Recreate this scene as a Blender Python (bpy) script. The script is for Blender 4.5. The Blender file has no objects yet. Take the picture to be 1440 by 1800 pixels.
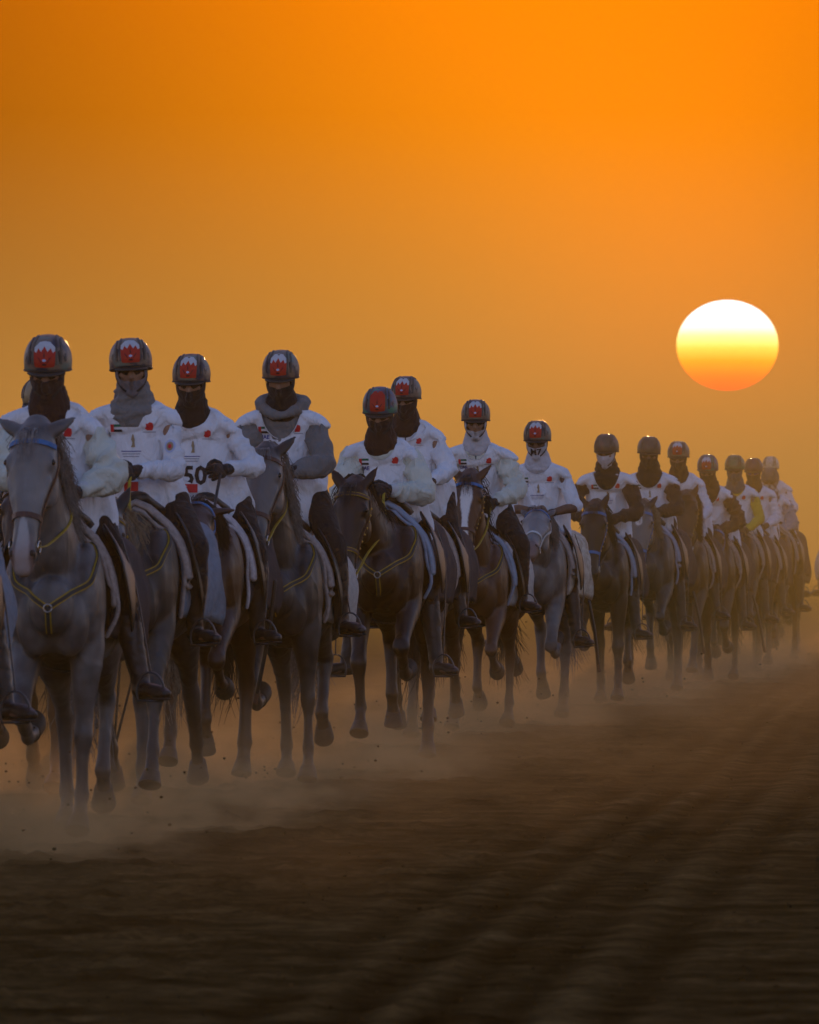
import bpy, bmesh, math, random
import numpy as np
from mathutils import Vector, Matrix, noise
from mathutils.bvhtree import BVHTree
R = math.radians
scn = bpy.context.scene
COL = scn.collection
# ---------------------------------------------------------------- camera
CAM_Z = 1.43; FPX = 19450.0; HOR = 964.0
cd = bpy.data.cameras.new('camera'); cam = bpy.data.objects.new('camera', cd); COL.objects.link(cam)
cd.sensor_fit = 'HORIZONTAL'; cd.sensor_width = 36; cd.lens = 36*FPX/1440
cd.clip_start = 1; cd.clip_end = 9000
cam.location = (0, 0, CAM_Z); cam.rotation_euler = (math.pi/2 + math.atan((HOR-900)/FPX), 0, 0)
cd.dof.use_dof = True; cd.dof.focus_distance = 76; cd.dof.aperture_fstop = 22
scn.camera = cam
# ---------------------------------------------------------------- world
SUN_AZ = math.atan((1279-720)/FPX); SUN_EL = math.atan((HOR-607)/FPX)
LAMP_EL = R(4.0)
wd = bpy.data.worlds.new('World'); scn.world = wd; wd.use_nodes = True
nt = wd.node_tree; N = nt.nodes; L = nt.links
for n in list(N): N.remove(n)
def nd(t, **k):
    n = N.new(t)
    for a, b in k.items(): setattr(n, a, b)
    return n
out = nd('ShaderNodeOutputWorld'); add = nd('ShaderNodeAddShader')
sky = nd('ShaderNodeTexSky', sky_type='NISHITA', sun_disc=False, sun_elevation=LAMP_EL, sun_rotation=SUN_AZ)
sky.air_density = 1.0; sky.dust_density = 0.3; sky.ozone_density = 3.0
bg = nd('ShaderNodeBackground'); bg.inputs[1].default_value = SKY_STR = 0.15
tint = nd('ShaderNodeMix', data_type='RGBA', blend_type='MULTIPLY'); tint.inputs[0].default_value = 1; tint.inputs[7].default_value = (1.62, 1.0, 1.08, 1)
L.new(sky.outputs[0], tint.inputs[6]); L.new(tint.outputs[2], bg.inputs[0])      # dust in the air greys the clear sky
tc = nd('ShaderNodeTexCoord')
sep = nd('ShaderNodeSeparateXYZ'); L.new(tc.outputs['Generated'], sep.inputs[0])
def mth(op, a, b=None, clamp=False):
    m = nd('ShaderNodeMath', operation=op); m.use_clamp = clamp
    for i, v in enumerate((a, b)):
        if v is None: continue
        if hasattr(v, 'is_output'): L.new(v, m.inputs[i])
        else: m.inputs[i].default_value = v
    return m.outputs[0]
# dust-laden glow of the low sun: by height above the horizon and by bearing
el = mth('MULTIPLY', sep.outputs['Z'], 1/0.0495)          # 0 horizon .. 1 about 2.8 degrees
ramp = nd('ShaderNodeValToRGB'); L.new(mth('ADD', el, 0.0, True), ramp.inputs[0])
cr = ramp.color_ramp
SKYC = [(0.0, (.34, .20, .10)), (.08, (.41, .205, .06)), (.27, (.60, .235, .03)), (.48, (.69, .235, .016)), (.74, (.86, .24, .002)), (1.0, (1.02, .245, 0))]
while len(cr.elements) < len(SKYC): cr.elements.new(.5)
for e, (p, c) in zip(cr.elements, SKYC): e.position = p; e.color = (*c, 1)
bear = mth('DIVIDE', sep.outputs['X'], sep.outputs['Y'])
# brightest slightly left of the sun, darker away to the left
db = mth('SUBTRACT', bear, 0.016)
fall = mth('DIVIDE', 1.0, mth('ADD', 1.0, mth('MULTIPLY', mth('MULTIPLY', db, db), 380.0)))
fr = mth('GREATER_THAN', sep.outputs['Y'], 0.0)
dotn = nd('ShaderNodeVectorMath', operation='DOT_PRODUCT'); L.new(tc.outputs['Generated'], dotn.inputs[0])
dotn.inputs[1].default_value = (math.sin(SUN_AZ)*math.cos(SUN_EL), math.cos(SUN_AZ)*math.cos(SUN_EL), math.sin(SUN_EL))
wide = mth('POWER', mth('MAXIMUM', dotn.outputs['Value'], 0.0), 10.0)
k = mth('MULTIPLY', mth('MULTIPLY', mth('MAXIMUM', fall, 0.12), wide), fr)
# the aureole close round the disc
au = mth('POWER', mth('MAXIMUM', dotn.outputs['Value'], 0.0), 5200.0)
aum = nd('ShaderNodeMix', data_type='RGBA', blend_type='ADD'); L.new(mth('MULTIPLY', au, 1.0), aum.inputs[0]); L.new(ramp.outputs[0], aum.inputs[6]); aum.inputs[7].default_value = (.30, .03, 0, 1)
bg2 = nd('ShaderNodeBackground'); L.new(aum.outputs[2], bg2.inputs[0])
GLOW = 0.482
L.new(mth('MULTIPLY', k, GLOW), bg2.inputs[1])
# the dust glow takes the place of the clear sky round the low sun
inv = mth('SUBTRACT', 1.0, mth('MULTIPLY', mth('MULTIPLY', mth('POWER', mth('MAXIMUM', dotn.outputs['Value'], 0.0), 6.0), fr), 1.06), True)
L.new(mth('MULTIPLY', inv, SKY_STR), bg.inputs[1])
L.new(bg.outputs[0], add.inputs[0]); L.new(bg2.outputs[0], add.inputs[1]); L.new(add.outputs[0], out.inputs[0])
sl = bpy.data.lights.new('sun_lamp', 'SUN'); sl.energy = 0.55; sl.angle = R(2.5); sl.color = (1, .55, .25)
so = bpy.data.objects.new('sun_lamp', sl); COL.objects.link(so)
sd = Vector((math.sin(SUN_AZ)*math.cos(LAMP_EL), math.cos(SUN_AZ)*math.cos(LAMP_EL), math.sin(LAMP_EL)))
so.rotation_euler = sd.to_track_quat('Z', 'Y').to_euler()
vs = scn.view_settings; vs.view_transform = 'Standard'; vs.look = 'None'; vs.gamma = 1; vs.exposure = 1.2
cy = scn.cycles; cy.use_denoising = True; cy.max_bounces = 5; cy.volume_bounces = 0; cy.diffuse_bounces = 2; cy.transparent_max_bounces = 6
cy.volume_step_rate = 1.0
HAZE_COL = (1.0, .69, .17); HAZE_D = .0004; HAZE_G = .42
BANK_D = .0075; LOW_D = .009; PUFF_D = .95
SUN_E = 1.6
SUN_RAMP = [(0, (1, .04, 0)), (.15, (1, .10, 0)), (.32, (1, .24, 0)), (.46, (1, .46, .05)), (.60, (1, .74, .24)), (.74, (1, .97, .75)), (.88, (1, 1, 1))]
# ---------------------------------------------------------------- helpers
V = Vector
def put(o, parent=None):
    COL.objects.link(o)
    if parent is not None: o.parent = parent
    return o
def tag(o, label=None, cat=None, group=None, kind=None):
    for k_, v_ in (('label', label), ('category', cat), ('group', group), ('kind', kind)):
        if v_: o[k_] = v_
    return o
class Geo:
    """collects closed shapes as plain vertex and face lists"""
    def __init__(s): s.v = []; s.f = []
    def add(s, vs, fs):
        b = len(s.v); s.v.extend([tuple(p) for p in vs]); s.f.extend([tuple(i+b for i in f) for f in fs])
    def tube(s, pts, rad, n=14, side=(1, 0, 0), sub=3, cap=True):
        """pts: centres; rad: (a, b) half widths, a along 'side'; smooth resampling; round caps"""
        pts = [V(p) for p in pts]; rad = [(r, r) if not hasattr(r, '__len__') else tuple(r) for r in rad]
        m = len(pts); P = []; Q = []
        def cr_(a, b, c, d, t): return 0.5*((2*b)+(c-a)*t+(2*a-5*b+4*c-d)*t*t+(3*b-a-3*c+d)*t**3)
        for i in range(m-1):
            i0, i3 = max(i-1, 0), min(i+2, m-1)
            for k_ in range(sub):
                t = k_/sub
                P.append(cr_(pts[i0], pts[i], pts[i+1], pts[i3], t))
                Q.append(tuple(max(.0008, cr_(rad[i0][j], rad[i][j], rad[i+1][j], rad[i3][j], t)) for j in (0, 1)))
        P.append(pts[-1]); Q.append(rad[-1])
        T = [(P[min(i+1, len(P)-1)]-P[max(i-1, 0)]).normalized() for i in range(len(P))]
        if cap:
            h0 = min(Q[0]); h1 = min(Q[-1]); A = []; B = []
            for ang in (75, 50, 25):
                a = R(ang); A.append((P[0]-T[0]*h0*math.sin(a), (Q[0][0]*math.cos(a), Q[0][1]*math.cos(a)), T[0]))
            for ang in (25, 50, 75):
                a = R(ang); B.append((P[-1]+T[-1]*h1*math.sin(a), (Q[-1][0]*math.cos(a), Q[-1][1]*math.cos(a)), T[-1]))
            P = [a[0] for a in A]+P+[b[0] for b in B]; Q = [a[1] for a in A]+Q+[b[1] for b in B]; T = [a[2] for a in A]+T+[b[2] for b in B]
        sd_ = V(side); vs = []; fs = []
        for p, q, t in zip(P, Q, T):
            u = (sd_-t*sd_.dot(t))
            u = u.normalized() if u.length > 1e-4 else t.orthogonal().normalized()
            w = t.cross(u)
            for k_ in range(n):
                a = 2*math.pi*k_/n
                vs.append(p+u*(q[0]*math.cos(a))+w*(q[1]*math.sin(a)))
        for i in range(len(P)-1):
            for k_ in range(n):
                k2 = (k_+1) % n
                fs.append((i*n+k_, i*n+k2, (i+1)*n+k2, (i+1)*n+k_))
        fs.append(tuple(range(n))[::-1]); fs.append(tuple((len(P)-1)*n+k_ for k_ in range(n)))
        s.add(vs, fs); return s
    def ell(s, c, r, M=None, n=14, m=9):
        vs = []; fs = []; c = V(c)
        for i in range(1, m):
            a = math.pi*i/m
            for k_ in range(n):
                b = 2*math.pi*k_/n
                p = V((r[0]*math.sin(a)*math.cos(b), r[1]*math.sin(a)*math.sin(b), r[2]*math.cos(a)))
                vs.append(c+(M @ p if M is not None else p))
        for i in range(m-2):
            for k_ in range(n):
                k2 = (k_+1) % n
                fs.append((i*n+k_, (i+1)*n+k_, (i+1)*n+k2, i*n+k2))
        t = len(vs); e = V((0, 0, r[2])); e = M @ e if M is not None else e
        vs += [c+e, c-e]
        for k_ in range(n):
            k2 = (k_+1) % n
            fs.append((t, k_, k2)); fs.append((t+1, (m-2)*n+k2, (m-2)*n+k_))
        s.add(vs, fs); return s
    def box(s, c, h, M=None):
        c = V(c); vs = []
        for x in (-1, 1):
            for y in (-1, 1):
                for z in (-1, 1):
                    p = V((x*h[0], y*h[1], z*h[2])); vs.append(c+(M @ p if M is not None else p))
        s.add(vs, [(0, 1, 3, 2), (4, 6, 7, 5), (0, 4, 5, 1), (2, 3, 7, 6), (0, 2, 6, 4), (1, 5, 7, 3)]); return s
    def mesh(s, name, smooth=True):
        me = bpy.data.meshes.new(name); me.from_pydata([tuple(v) for v in s.v], [], s.f); me.update()
        bm = bmesh.new(); bm.from_mesh(me); bmesh.ops.recalc_face_normals(bm, faces=bm.faces); bm.to_mesh(me); bm.free()
        if smooth: me.polygons.foreach_set('use_smooth', [True]*len(me.polygons))
        return me
    def remesh(s, name, voxel, it=4, fac=.5):
        """one continuous skin over everything collected"""
        me = bpy.data.meshes.new('tmp'); me.from_pydata([tuple(v) for v in s.v], [], s.f)
        bm = bmesh.new(); bm.from_mesh(me); bmesh.ops.recalc_face_normals(bm, faces=bm.faces); bm.to_mesh(me); bm.free()
        o = bpy.data.objects.new('tmp', me); COL.objects.link(o)
        m = o.modifiers.new('r', 'REMESH'); m.mode = 'VOXEL'; m.voxel_size = voxel; m.adaptivity = 0
        if it:
            m = o.modifiers.new('s', 'SMOOTH'); m.factor = fac; m.iterations = it
        dg = bpy.context.evaluated_depsgraph_get()
        r = bpy.data.meshes.new_from_object(o.evaluated_get(dg)); r.name = name
        bpy.data.objects.remove(o); bpy.data.meshes.remove(me)
        r.polygons.foreach_set('use_smooth', [True]*len(r.polygons)); r.update()
        return r
def co_of(me):
    a = np.empty(len(me.vertices)*3, np.float32); me.vertices.foreach_get('co', a); return a.reshape(-1, 3)
def no_of(me):
    a = np.empty(len(me.vertices)*3, np.float32); me.vertices.foreach_get('normal', a); return a.reshape(-1, 3)
def set_co(me, a): me.vertices.foreach_set('co', np.ascontiguousarray(a, np.float32).ravel()); me.update()
def wob(c, fr, seed, octs=3):
    """cheap smooth noise on an (n,3) array"""
    rs = np.random.RandomState(seed); o = np.zeros(len(c))
    for q in range(octs):
        for _ in range(3):
            d = rs.normal(size=3); d /= np.linalg.norm(d); d *= np.array(fr)*(1.7**q)
            w = rs.normal(size=3)*np.array(fr)*.6
            o += np.sin(c @ d+rs.uniform(0, 6.28)+1.3*np.sin(c @ w+rs.uniform(0, 6.28)))*(.6**q)
    return o/3
def ridge(x): return 1-np.abs(x)
def wrinkle(me, amp, fr, seed, sharp=True):
    c = co_of(me); n = no_of(me); w = wob(c, fr, seed)
    w = (1-np.abs(w)*1.6) if sharp else w
    set_co(me, c+n*(amp*np.clip(w, -1, 1))[:, None])
def mobj(name, me, m, parent=None, loc=None):
    me.name = name
    o = bpy.data.objects.new(name, me); put(o, parent)
    if m is not None:
        me.materials.clear(); me.materials.append(m)
    return o
# ---------------------------------------------------------------- materials
def pmat(name, col, rough=.6, spec=.3, col2=None, scale=20, bump=0, bscale=60, sheen=0, coat=0, metal=0, stretch=(1, 1, 1), detail=4, bdist=.01):
    m = bpy.data.materials.new(name); m.use_nodes = True; t = m.node_tree; b = t.nodes['Principled BSDF']
    b.inputs['Roughness'].default_value = rough; b.inputs['Specular IOR Level'].default_value = spec
    b.inputs['Metallic'].default_value = metal; b.inputs['Sheen Weight'].default_value = sheen; b.inputs['Coat Weight'].default_value = coat
    tc_ = t.nodes.new('ShaderNodeTexCoord'); mp = t.nodes.new('ShaderNodeMapping'); mp.inputs['Scale'].default_value = stretch
    t.links.new(tc_.outputs['Object'], mp.inputs[0])
    c2 = col2 if col2 else tuple(c*.8 for c in col)
    ns = t.nodes.new('ShaderNodeTexNoise'); ns.inputs['Scale'].default_value = scale; ns.inputs['Detail'].default_value = detail
    t.links.new(mp.outputs[0], ns.inputs['Vector'])
    rp = t.nodes.new('ShaderNodeValToRGB'); rp.color_ramp.elements[0].position = .35; rp.color_ramp.elements[1].position = .65
    rp.color_ramp.elements[0].color = (*c2, 1); rp.color_ramp.elements[1].color = (*col, 1)
    t.links.new(ns.outputs[0], rp.inputs[0]); t.links.new(rp.outputs[0], b.inputs['Base Color'])
    if bump:
        n2 = t.nodes.new('ShaderNodeTexNoise'); n2.inputs['Scale'].default_value = bscale; n2.inputs['Detail'].default_value = 5
        bp = t.nodes.new('ShaderNodeBump'); bp.inputs['Strength'].default_value = bump; bp.inputs['Distance'].default_value = bdist; n2.inputs['Distortion'].default_value = 1.3
        t.links.new(mp.outputs[0], n2.inputs['Vector']); t.links.new(n2.outputs[0], bp.inputs['Height']); t.links.new(bp.outputs[0], b.inputs['Normal'])
    return m
def flat_mat(name, col, rough=.6): return pmat(name, col, rough, col2=tuple(c*.93 for c in col), scale=30)
def fabric(name, col, **k):
    d = dict(rough=.85, spec=.15, col2=tuple(c*.9 for c in col), scale=9, bump=.8, bscale=10, sheen=.1, bdist=.05, stretch=(1, 1, .6)); d.update(k)
    return pmat(name, col, **d)
def coat_mat(name, main, second, points, blaze, dapple=0.0):
    """horse coat: mottled main colour, darker points by attribute, white markings by attribute"""
    m = bpy.data.materials.new(name); m.use_nodes = True; t = m.node_tree; b = t.nodes['Principled BSDF']; l = t.links.new
    b.inputs['Roughness'].default_value = .42; b.inputs['Specular IOR Level'].default_value = .34; b.inputs['Sheen Weight'].default_value = .0
    tc_ = t.nodes.new('ShaderNodeTexCoord')
    ns = t.nodes.new('ShaderNodeTexNoise'); ns.inputs['Scale'].default_value = 5; ns.inputs['Detail'].default_value = 6; l(tc_.outputs['Object'], ns.inputs['Vector'])
    def mix(a, b_, f, blend='MIX'):
        x = t.nodes.new('ShaderNodeMix'); x.data_type = 'RGBA'; x.blend_type = blend
        for i, v in ((0, f), (6, a), (7, b_)):
            if hasattr(v, 'is_output'): l(v, x.inputs[i])
            else: x.inputs[i].default_value = v if i == 0 else (*v, 1)
        return x.outputs[2]
    rp = t.nodes.new('ShaderNodeValToRGB'); rp.color_ramp.elements[0].position = .38; rp.color_ramp.elements[1].position = .64
    l(ns.outputs[0], rp.inputs[0])
    c = mix(main, second, rp.outputs[0])
    if dapple:
        vo = t.nodes.new('ShaderNodeTexVoronoi'); vo.inputs['Scale'].default_value = 16; vo.feature = 'SMOOTH_F1'; l(tc_.outputs['Object'], vo.inputs['Vector'])
        r2 = t.nodes.new('ShaderNodeValToRGB'); r2.color_ramp.elements[0].position = .25; r2.color_ramp.elements[0].color = (1, 1, 1, 1); r2.color_ramp.elements[1].position = .7; r2.color_ramp.elements[1].color = (1-dapple, 1-dapple, 1-dapple, 1)
        l(vo.outputs[0], r2.inputs[0]); c = mix(c, r2.outputs[0], 1.0, 'MULTIPLY')
    at = t.nodes.new('ShaderNodeAttribute'); at.attribute_name = 'marks'; sp = t.nodes.new('ShaderNodeSeparateXYZ'); l(at.outputs['Vector'], sp.inputs[0])
    c = mix(c, points, sp.outputs['Y']); c = mix(c, (.72, .69, .67), sp.outputs['X']); c = mix(c, (.30, .19, .16), sp.outputs['Z'])
    l(c, b.inputs['Base Color'])
    mp = t.nodes.new('ShaderNodeMapping'); mp.inputs['Scale'].default_value = (1, 1, .25); l(tc_.outputs['Object'], mp.inputs[0])
    n2 = t.nodes.new('ShaderNodeTexNoise'); n2.inputs['Scale'].default_value = 90; n2.inputs['Detail'].default_value = 4; l(mp.outputs[0], n2.inputs['Vector'])
    n3 = t.nodes.new('ShaderNodeTexNoise'); n3.inputs['Scale'].default_value = 14; n3.inputs['Detail'].default_value = 3; l(mp.outputs[0], n3.inputs['Vector'])
    ad = t.nodes.new('ShaderNodeMath'); ad.operation = 'MULTIPLY_ADD'; l(n3.outputs[0], ad.inputs[0]); ad.inputs[1].default_value = 1.6; l(n2.outputs[0], ad.inputs[2])
    bp = t.nodes.new('ShaderNodeBump'); bp.inputs['Strength'].default_value = .3; bp.inputs['Distance'].default_value = .006
    l(ad.outputs[0], bp.inputs['Height']); l(bp.outputs[0], b.inputs['Normal'])
    rr = t.nodes.new('ShaderNodeMapRange'); rr.inputs[3].default_value = .28; rr.inputs[4].default_value = .6; l(n3.outputs[0], rr.inputs[0]); l(rr.outputs[0], b.inputs['Roughness'])
    return m
# ---------------------------------------------------------------- straps laid on a surface
def bvh_of(me): return BVHTree.FromPolygons([v.co.copy() for v in me.vertices], [tuple(p.vertices) for p in me.polygons])
def strap_geo(g, bvh, pts, width, off=.004, thick=.004, step=.02, smooth=2, closed=False):
    """a flat strap hugging the nearest surface along a path"""
    pts = [V(p) for p in pts]; q = []
    for a, b in zip(pts[:-1], pts[1:]):
        n = max(1, int((b-a).length/step))
        q += [a.lerp(b, i/n) for i in range(n)]
    q.append(pts[-1])
    P = []; NN = []
    for p in q:
        h = bvh.find_nearest(p)
        P.append(h[0]); NN.append(h[1])
    for _ in range(smooth):
        P2 = P[:]; N2 = NN[:]
        for i in range(1, len(P)-1):
            P2[i] = (P[i-1]+P[i]*2+P[i+1])/4; N2[i] = (NN[i-1]+NN[i]*2+NN[i+1]).normalized()
        P, NN = P2, N2
    ribbon(g, P, NN, width, off, thick)
def ribbon(g, P, NN, width, off=.004, thick=.004):
    vs = []; fs = []
    for i, (p, n) in enumerate(zip(P, NN)):
        t = (P[min(i+1, len(P)-1)]-P[max(i-1, 0)])
        if t.length < 1e-6: t = V((0, 0, 1))
        w = t.normalized().cross(n)
        w = w.normalized()*(width/2) if w.length > 1e-5 else V((width/2, 0, 0))
        a = p+n*off; b = p+n*(off+thick)
        vs += [a-w, a+w, b+w, b-w]
    for i in range(len(P)-1):
        k_ = i*4
        for j in range(4):
            j2 = (j+1) % 4
            fs.append((k_+j, k_+j2, k_+4+j2, k_+4+j))
    fs.append((3, 2, 1, 0)); e = (len(P)-1)*4; fs.append((e, e+1, e+2, e+3))
    g.add(vs, fs)
def ring_pts(bvh, c, u, w, n=28, a0=0, a1=360, Rr=.6, lim=None):
    """points where rays aimed at c from all round first meet the surface"""
    P = []; NN = []
    for i in range(n+1):
        a = R(a0+(a1-a0)*i/n); d = u*math.cos(a)+w*math.sin(a)
        h = bvh.ray_cast(c+d*Rr, -d, Rr)
        if h[0] is not None: P.append(h[0]); NN.append(d*.6+h[1]*.4 if h[1].dot(d) > 0 else d)
    return P, [x.normalized() for x in NN]
# flat marks laid on cloth or shell by casting along a direction
def poly_mesh(polys, mx=.02):
    bm = bmesh.new()
    for pl in polys:
        bm.faces.new([bm.verts.new((x, 0, z)) for x, z in pl])
    bmesh.ops.triangulate(bm, faces=bm.faces)
    for _ in range(4):
        es = [e for e in bm.edges if e.calc_length() > mx]
        if not es: break
        bmesh.ops.subdivide_edges(bm, edges=es, cuts=1); bmesh.ops.triangulate(bm, faces=[f for f in bm.faces if len(f.verts) > 3])
    r = ([v.co.copy() for v in bm.verts], [[v.index for v in f.verts] for f in bm.faces] if not bm.verts.index_update() else [])
    bm.free(); return r
_txt = {}
def text_mesh(s, size):
    if s not in _txt:
        cu = bpy.data.curves.new('t', 'FONT'); cu.body = s; cu.align_x = 'CENTER'; cu.align_y = 'CENTER'; cu.offset = .03; cu.resolution_u = 2
        o = bpy.data.objects.new('t', cu); COL.objects.link(o); dg = bpy.context.evaluated_depsgraph_get()
        me = bpy.data.meshes.new_from_object(o.evaluated_get(dg))
        _txt[s] = ([v.co.copy() for v in me.vertices], [tuple(p.vertices) for p in me.polygons])
        bpy.data.objects.remove(o); bpy.data.meshes.remove(me)
    v, f = _txt[s]
    return [V((p.x*size, 0, p.y*size)) for p in v], f
def lay(name, shape, bvh, org, m, parent, off=.003, d=V((0, 1, 0)), X=V((1, 0, 0)), Z=V((0, 0, 1)), rot=0):
    vs, fs = shape; out_ = []; org = V(org); last = None
    cr_, sr_ = math.cos(rot), math.sin(rot)
    for p in vs:
        x, z = p.x*cr_-p.z*sr_, p.x*sr_+p.z*cr_
        o = org+X*x+Z*z-d*.5
        h = bvh.ray_cast(o, d, 1.2)
        if h[0] is None: q = (last if last is not None else org+X*x+Z*z)
        else: q = h[0]-d*off; last = q
        out_.append(q)
    me = bpy.data.meshes.new(name); me.from_pydata([tuple(v) for v in out_], [], [tuple(f) for f in fs]); me.update()
    return mobj(name, me, m, parent)
MT = {}
MT['hoof'] = pmat('hoof_horn', (.035, .026, .020), .6, .3, (.02, .015, .012), 30)
MT['eye'] = flat_mat('eye_dark', (.012, .008, .006), .08)
MT['dark_skin'] = flat_mat('dark_skin', (.02, .014, .013), .6)
MT['black_hair'] = pmat('black_hair', (.022, .016, .013), .5, .4, (.012, .009, .008), 40)
MT['grey_hair'] = pmat('grey_hair', (.26, .24, .22), .5, .4, (.12, .10, .09), 40)
MT['blond_hair'] = pmat('pale_hair', (.36, .28, .19), .5, .4, (.16, .11, .07), 40)
MT['brown_leather'] = pmat('brown_leather', (.09, .035, .022), .45, .4, bump=.2, bscale=120)
MT['black_leather'] = pmat('black_leather', (.018, .015, .014), .4, .45, bump=.2, bscale=90)
MT['steel'] = pmat('steel', (.5, .48, .45), .3, .5, metal=1)
MT['dark_steel'] = pmat('dark_steel', (.06, .06, .065), .35, .5, metal=.6)
MT['brass'] = pmat('brass', (.65, .42, .10), .35, .5, metal=.8)
MT['blue_web'] = pmat('blue_web', (.04, .17, .42), .6, .3, scale=60)
MT['yellow_web'] = pmat('yellow_web', (.42, .27, .02), .6, .3, scale=60)
MT['black_web'] = pmat('black_web', (.03, .028, .028), .6, .3, scale=60)
MT['red_web'] = pmat('red_web', (.45, .05, .03), .6, .3, scale=60)
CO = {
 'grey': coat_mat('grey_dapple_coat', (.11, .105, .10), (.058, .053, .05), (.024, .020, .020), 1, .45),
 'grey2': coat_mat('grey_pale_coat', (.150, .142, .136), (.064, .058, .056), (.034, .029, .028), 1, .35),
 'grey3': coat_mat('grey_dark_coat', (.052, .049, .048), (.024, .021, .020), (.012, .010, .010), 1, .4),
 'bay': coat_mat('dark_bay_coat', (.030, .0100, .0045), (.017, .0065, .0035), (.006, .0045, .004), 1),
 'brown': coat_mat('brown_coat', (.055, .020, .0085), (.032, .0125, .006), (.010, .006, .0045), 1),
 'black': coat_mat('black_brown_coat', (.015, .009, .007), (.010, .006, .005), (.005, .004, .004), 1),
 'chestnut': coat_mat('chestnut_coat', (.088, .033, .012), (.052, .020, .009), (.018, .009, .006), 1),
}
MT['skin'] = pmat('skin', (.30, .165, .105), .55, .3, (.25, .13, .08), 25)
MT['skin_dark'] = pmat('skin_dark', (.16, .085, .055), .55, .3, (.12, .065, .042), 25)
MT['black_cloth'] = fabric('black_cloth', (.022, .017, .018))
MT['brown_cloth'] = fabric('dark_brown_cloth', (.045, .022, .018))
MT['grey_cloth'] = fabric('grey_cloth', (.12, .11, .11))
MT['hood_grey'] = fabric('grey_jacket_cloth', (.19, .185, .18), scale=5)
MT['pale_cloth'] = fabric('pale_cloth', (.6, .6, .58))
MT['cream_cloth'] = fabric('cream_windbreaker', (.66, .66, .56), rough=.6)
MT['white_cloth'] = fabric('white_shirt_cloth', (.74, .74, .78))
MT['black_shirt'] = fabric('black_shirt_cloth', (.03, .022, .024))
MT['yellow_shirt'] = fabric('yellow_shirt_cloth', (.62, .42, .05))
MT['greyblue_cloth'] = fabric('grey_blue_cloth', (.28, .29, .33))
MT["white_bib"] = fabric("white_bib_cloth", (.80, .80, .84))
MT['mask_white'] = fabric('white_mask_cloth', (.55, .53, .56))
MT['mask_grey'] = fabric('grey_mask_cloth', (.17, .155, .17))
MT['scarf'] = pmat('patterned_scarf', (.6, .58, .56), .85, .1, (.05, .04, .05), 26, bump=.4, bscale=20, detail=1)
MT['glove'] = fabric('black_glove_cloth', (.02, .018, .02), rough=.6)
MT['boot'] = pmat('dark_boot_leather', (.03, .022, .02), .45, .4, (.018, .013, .012), 12, bump=.3, bscale=40)
MT['sole'] = flat_mat('boot_sole_rubber', (.02, .018, .017), .8)
MT['lens'] = pmat('tinted_lens', (.05, .03, .02), .08, .6, scale=3)
MT['lens_purple'] = pmat('purple_lens', (.16, .06, .5), .1, .7, (.08, .06, .45), 10)
MT['rim'] = flat_mat('helmet_rim', (.03, .025, .025), .5)
def camo(name, a, b_, c_):
    m = pmat(name, a, .5, .4, b_, 11, coat=.08, detail=2); t = m.node_tree
    rp = [n for n in t.nodes if n.type == 'VALTORGB'][0]; rp.color_ramp.interpolation = 'EASE'
    e = rp.color_ramp.elements.new(.5); e.color = (*c_, 1); return m
MT['camo'] = camo('mottled_helmet_shell', (.16, .19, .15), (.05, .045, .07), (.20, .14, .10))
MT['camo_green'] = camo('green_mottled_helmet', (.05, .22, .15), (.13, .05, .07), (.05, .10, .16))
MT['camo_brown'] = camo('brown_mottled_helmet', (.12, .07, .06), (.06, .045, .045), (.09, .08, .06))
MT['helmet_green'] = camo('green_helmet', (.12, .17, .07), (.08, .12, .05), (.16, .18, .10))
MT['helmet_dark'] = camo('dark_red_helmet', (.10, .04, .06), (.05, .03, .07), (.08, .03, .04))
MT['helmet_pale'] = camo('pale_helmet', (.58, .52, .40), (.48, .42, .32), (.55, .5, .42))
for k_, c_ in dict(badge_red=(.45, .025, .012), badge_white=(.55, .55, .57), badge_dark=(.10, .01, .015), badge_pale=(.45, .5, .7), print_red=(.62, .02, .03), print_green=(.01, .14, .08),
                   print_black=(.015, .015, .02), print_blue=(.05, .08, .30), print_grey=(.30, .30, .36), print_gold=(.34, .25, .14), dark_print=(.05, .045, .04)).items():
    MT[k_] = flat_mat(k_, c_, .6)
MT['rib'] = camo('helmet_rib_paint', (.06, .065, .06), (.03, .028, .035), (.09, .07, .05))
MT['helmet_tan'] = camo('tan_helmet', (.30, .21, .11), (.24, .17, .09), (.34, .25, .14))
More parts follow.
